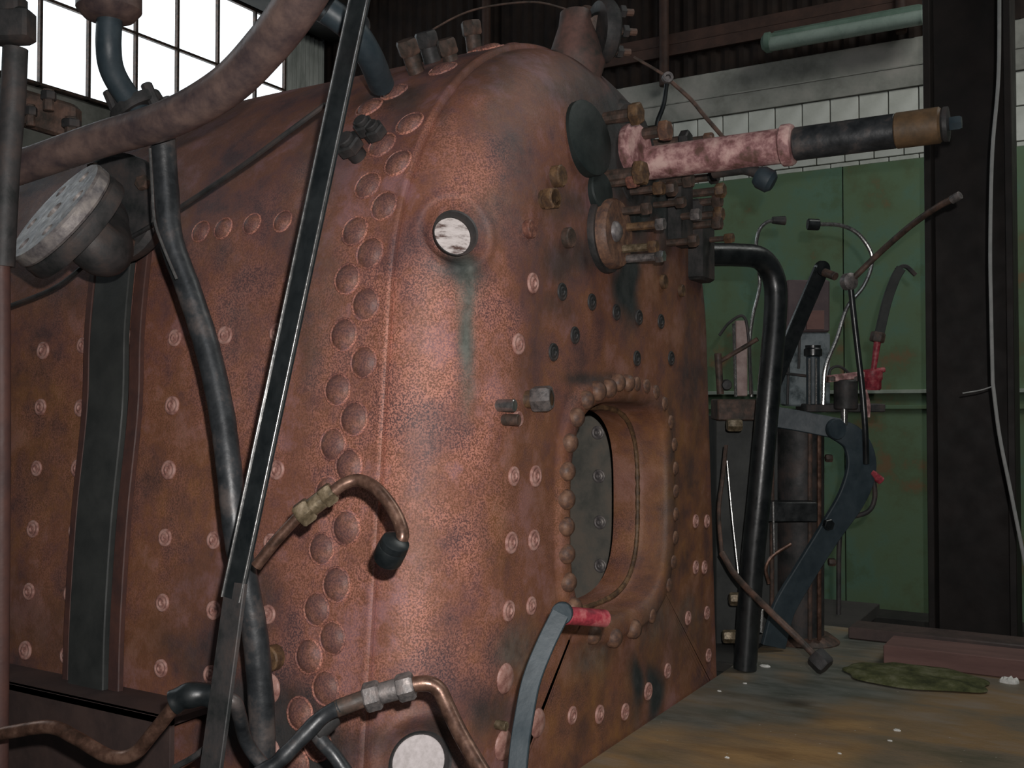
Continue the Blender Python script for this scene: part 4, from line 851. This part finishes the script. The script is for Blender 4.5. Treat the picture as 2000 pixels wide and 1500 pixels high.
MB().strip(pts((1500, 812, 2.98), (1560, 822, 2.97), (1640, 838, 2.95)), 0.060, 0.014, DN, 6).build('upper_arm', M['slate'], t)
MB().lathe([(0.028, -0.009), (0.030, -0.006), (0.030, 0.008), (0.028, 0.011), (0.001, 0.0112)], at(1632, 838, 2.94), DN, 24).build('pivot_boss', M['slate'], t)
MB().strip(pts((1628, 835, 2.97), (1668, 860, 2.965), (1682, 910, 2.96), (1664, 970, 2.95), (1620, 1040, 2.94), (1570, 1120, 2.93), (1530, 1190, 2.92), (1510, 1262, 2.92)), lambda u: 0.055 + 0.035*math.exp(-((u-0.3)/0.22)**2) + 0.02*u, 0.016, DN, 8).build('curved_arm', M['slate'], t)
MB().hexnut(at(1615, 1024, 2.925), DN, 0.017, 0.016).build('pivot_nut', M['black'], t)
t = T('bench_bracket', 'dark bench plate with rail edge behind the crank lever', 'bench', at(1640, 800, 3.05))
MB().box(at(1640, 796, 3.05), CR, -CF, CU, 0.115, 0.06, 0.012, 0.2).build('plate', M['dsoot'], t)
MB().cyl(at(1652, 800, 2.98), at(1652, 742, 2.98), 0.034, 18).build('valve_body', M['dsoot'], t)
MB().cyl(at(1649, 830, 2.96), at(1649, 792, 2.96), 0.010, 12).build('plunger', M['chrome'], t)
for a, b in ((1625, 745), (1672, 745)): MB().hexnut(at(a, b, 2.97), CU, 0.014, 0.015).build('nut', M['drust'], t)
MB().box(at(1650, 736, 2.98), CR + CU*0.12, -CF, CU, 0.052, 0.02, 0.010, 0.3).build('pink_top', M['pink'], t)
MB().strip(pts((1688, 762, 2.96), (1695, 790, 2.96), (1694, 815, 2.96)), 0.014, 0.008, DN, 4).build('pink_edge', M['pink'], t)
# red valve with hooked handle
t = T('red_valve', 'bright red valve with a bent hooked handle in front of the green wall', 'valve', at(1702, 760, 3.1))
MB().lathe([(0.022, 0), (0.026, 0.006), (0.026, 0.028), (0.03, 0.034), (0.03, 0.058), (0.02, 0.062), (0.001, 0.063)], at(1704, 762, 3.1), CU, 20).build('body', M['redp'], t)
MB().cyl(at(1680, 728, 3.1), at(1728, 722, 3.1), 0.008, 12).build('cross_pin', M['redp'], t)
MB().cyl(at(1706, 722, 3.1), at(1714, 665, 3.1), 0.008, 12, 0.011).build('stem', M['redp'], t)
MB().hexnut(at(1712, 668, 3.1), CU + CR*0.2, 0.022, 0.03).build('gland_nut', M['drust'], t)
MB().strip(pts((1718, 650, 3.1), (1732, 590, 3.1), (1748, 545, 3.1), (1760, 524, 3.1)), 0.028, 0.012, -CF, 6).build('handle', M['strap'], t)
MB().strip(pts((1750, 527, 3.1), (1768, 520, 3.1), (1788, 537, 3.1)), 0.012, 0.010, -CF, 6).build('hook', M['dsoot'], t)
# pipes against the green wall
t = T('left_swan_neck_tube', 'thin bright swan-neck tube left, beside the thick black pipe', 'tube', at(1480, 600, 2.9))
MB().tube(pts((1520, 430, 2.9), (1498, 434, 2.9), (1482, 452, 2.9), (1477, 490, 2.9), (1484, 555, 2.9), (1470, 620, 2.9), (1464, 680, 2.9), (1468, 775, 2.9)), 0.0052, 10).build('tube', M['chrome'], t)
MB().cyl(at(1508, 430, 2.9), at(1534, 431, 2.9), 0.010, 14, 0.013).build('end_nut', M['dsoot'], t)
t = T('right_swan_neck_tube', 'thin bright tube curling right of the slanting lever', 'tube', at(1640, 560, 2.95))
MB().tube(pts((1592, 438, 2.95), (1640, 440, 2.95), (1675, 456, 2.95), (1700, 490, 2.95), (1702, 520, 2.95), (1686, 560, 2.95), (1655, 600, 2.95), (1635, 660, 2.95), (1612, 720, 2.95), (1608, 790, 2.95)), 0.0058, 10).build('tube', M['chrome'], t)
MB().cyl(at(1577, 438, 2.95), at(1600, 439, 2.95), 0.0165, 14).build('end_nut', M['black'], t)
t = T('throttle_linkage', 'dark rod slanting up to the column with a knuckle joint', 'linkage', at(1660, 550, 2.85))
MB().tube(pts((1662, 548, 2.85), (1720, 492, 2.8), (1780, 440, 2.7), (1830, 405, 2.6), (1866, 386, 2.55)), 0.0085, 12).build('upper_rod', M['drust'], t)
MB().cyl(at(1858, 391, 2.56), at(1876, 381, 2.54), 0.011, 12).build('tip', M['nutg'], t)
MB().lathe([(0.016, -0.016), (0.024, -0.010), (0.024, 0.010), (0.016, 0.016), (0.001, 0.017)], at(1658, 550, 2.85), -CF + CR*0.4, 18).build('knuckle', M['nutg'], t)
MB().tube(pts((1662, 565, 2.85), (1668, 620, 2.85), (1676, 690, 2.85), (1684, 760, 2.85), (1690, 840, 2.85), (1692, 905, 2.87)), 0.0085, 12).build('lower_rod', M['black'], t)
one('drain_hose', MB().tube(pts((1692, 900, 2.98), (1706, 940, 2.98), (1708, 975, 2.98), (1694, 1000, 2.98), (1655, 1015, 2.98), (1640, 1050, 2.98), (1638, 1200, 2.98)), 0.0072, 12), M['dsoot'], 'dark hose looping out right of the crank lever', 'hose')
one('red_tag_handle', MB().cyl(at(1700, 922, 2.97), at(1722, 940, 2.97), 0.012, 12), M['redp'], 'small red knob poking out right of the crank lever', 'knob')
one('bowed_pipe', MB().tube(pts((1620, 745, 3.02), (1622, 722, 3.02), (1640, 716, 3.02), (1662, 732, 3.02)), 0.004, 8), M['dsoot'], 'little bowed pipe above the valve on the bench', 'pipe')
t = T('drip_pipe', 'rusty drip pipe slanting down to a hex nut above the cab floor', 'pipe', at(1500, 1200, 2.5))
MB().tube(pts((1418, 870, 2.75), (1412, 930, 2.72), (1404, 1000, 2.7), (1410, 1085, 2.65)), 0.0055, 10).build('upper_tube', M['drust'], t)
MB().tube(pts((1410, 1080, 2.65), (1440, 1128, 2.6), (1500, 1190, 2.5), (1560, 1248, 2.45), (1596, 1285, 2.42)), 0.0085, 12).build('lower_tube', M['drust'], t)
dH = (at(1612, 1302, 2.4) - at(1590, 1280, 2.42)).normalized()
MB().hexnut(at(1590, 1279, 2.42), dH, 0.026, 0.040).build('end_nut', M['dsoot'], t)
one('thin_drain_wire', MB().tube(pts((1420, 900, 2.85), (1430, 1010, 2.83), (1442, 1120, 2.8)), 0.0025, 8), M['chrome'], 'hair-thin bright wire down the locker side', 'wire')
t = T('steel_pull_rod', 'short bright pull rod with a ring behind the thick black pipe', 'rod', at(1500, 1100, 2.9))
MB().cyl(at(1512, 1082, 2.9), at(1510, 980, 2.9), 0.004, 8).build('rod', M['chrome'], t)
MB().tube(pts((1545, 1062, 2.9), (1510, 1085, 2.9), (1496, 1110, 2.9), (1502, 1140, 2.9)), 0.005, 8).build('ring', M['copper'], t)
MB().cyl(at(1486, 1235, 2.8), at(1488, 1190, 2.8), 0.006, 8).build('lower_rod', M['chrome'], t)
for i in range(3):
    pass
# ---- fluorescent lamp
xl = XW - 0.23
la, lb = plane(1502, 82, 0, xl), plane(1805, 28, 0, xl); la = V((xl, la.y, (la.z + lb.z)/2)); lb = V((xl, lb.y, la.z))
print('lamp', la, lb)
t = T('fluorescent_lamp', 'long unlit greenish fluorescent lamp above the concrete lintel', 'lamp', la)
dd = (lb - la); uu = dd.normalized(); mid = (la + lb)/2
MB().box(mid + V((0.03, 0, 0.012)), uu, (1, 0, 0), (0, 0, 1), dd.length/2, 0.035, 0.06, 0.5).build('housing', M['lampb'], t)
MB().cyl(la + V((-0.01, 0, -0.018)), lb + V((-0.02, 0, -0.026)), 0.045, 20).build('cover', M['lampt'], t)
MB().lathe([(0.05, -0.02), (0.066, -0.012), (0.066, 0.02), (0.04, 0.045), (0.001, 0.05)], la, -uu, 24).build('end_cap', M['lampb'], t)
for s_ in (0.25, 0.75): MB().bx(xl + 0.04, XW - 0.13, (la + dd*s_).y - 0.012, (la + dd*s_).y + 0.012, la.z - 0.01, la.z + 0.01).build('bracket', M['drust'], t)
# ---- H column and hanging cable
cx = at(1906, 1240, 3.80); 
t = T('steel_column', 'tall black-brown H-section steel column at the right', 'column', (cx.x, cx.y, ZG))
w0 = 0.136; H = 4.5
pc_ = V((cx.x, cx.y, 0)); px_ = V((0, -1, 0)); pz = V((0, 0, 1)); py_ = px_.cross(pz)
for s_ in (-1, 1):
    MB().box(pc_ + px_*(s_*w0) + pz*(H/2 + ZG), px_, py_, pz, 0.012, 0.11, H/2, 0.2).build('flange', M['beam'], t)
MB().box(pc_ + pz*(H/2 + ZG), px_, py_, pz, w0 - 0.010, 0.006, H/2, 0.2).build('web', M['beam'], t)
t = T('hanging_cable', 'pale grey cable hanging in front of the steel column', 'cable', at(1940, 750, 3.0))
MB().tube(pts((1952, -30, 3.0), (1950, 150, 3.0), (1938, 300, 3.0), (1934, 480, 3.0), (1936, 620, 3.0), (1939, 752, 3.0)), 0.0052, 10).build('upper_cable', M['wire'], t)
MB().tube(pts((1939, 748, 3.0), (1952, 850, 3.0), (1974, 960, 3.0), (1998, 1080, 3.0), (2010, 1140, 3.0)), 0.0052, 10).build('lower_cable', M['wire'], t)
MB().tube(pts((1880, 768, 3.02), (1915, 762, 3.01), (1940, 754, 3.0)), 0.002, 6).build('tie_string', M['wire'], t)
# rear lower clutter beyond the floor
one('track_plank', MB().bx(1.75, 2.6, -0.15, 0.25, -0.06, -0.02, 0.1), M['shedfloor'], 'dark plank beyond the cab floor under the green wall', 'plank')
one('dark_kerb', MB().bx(5.1, 5.36, -2.0, 2.4, ZG, ZG + 0.1, 0.1), M['shedfloor'], 'black kerb at the foot of the green wall', 'kerb')
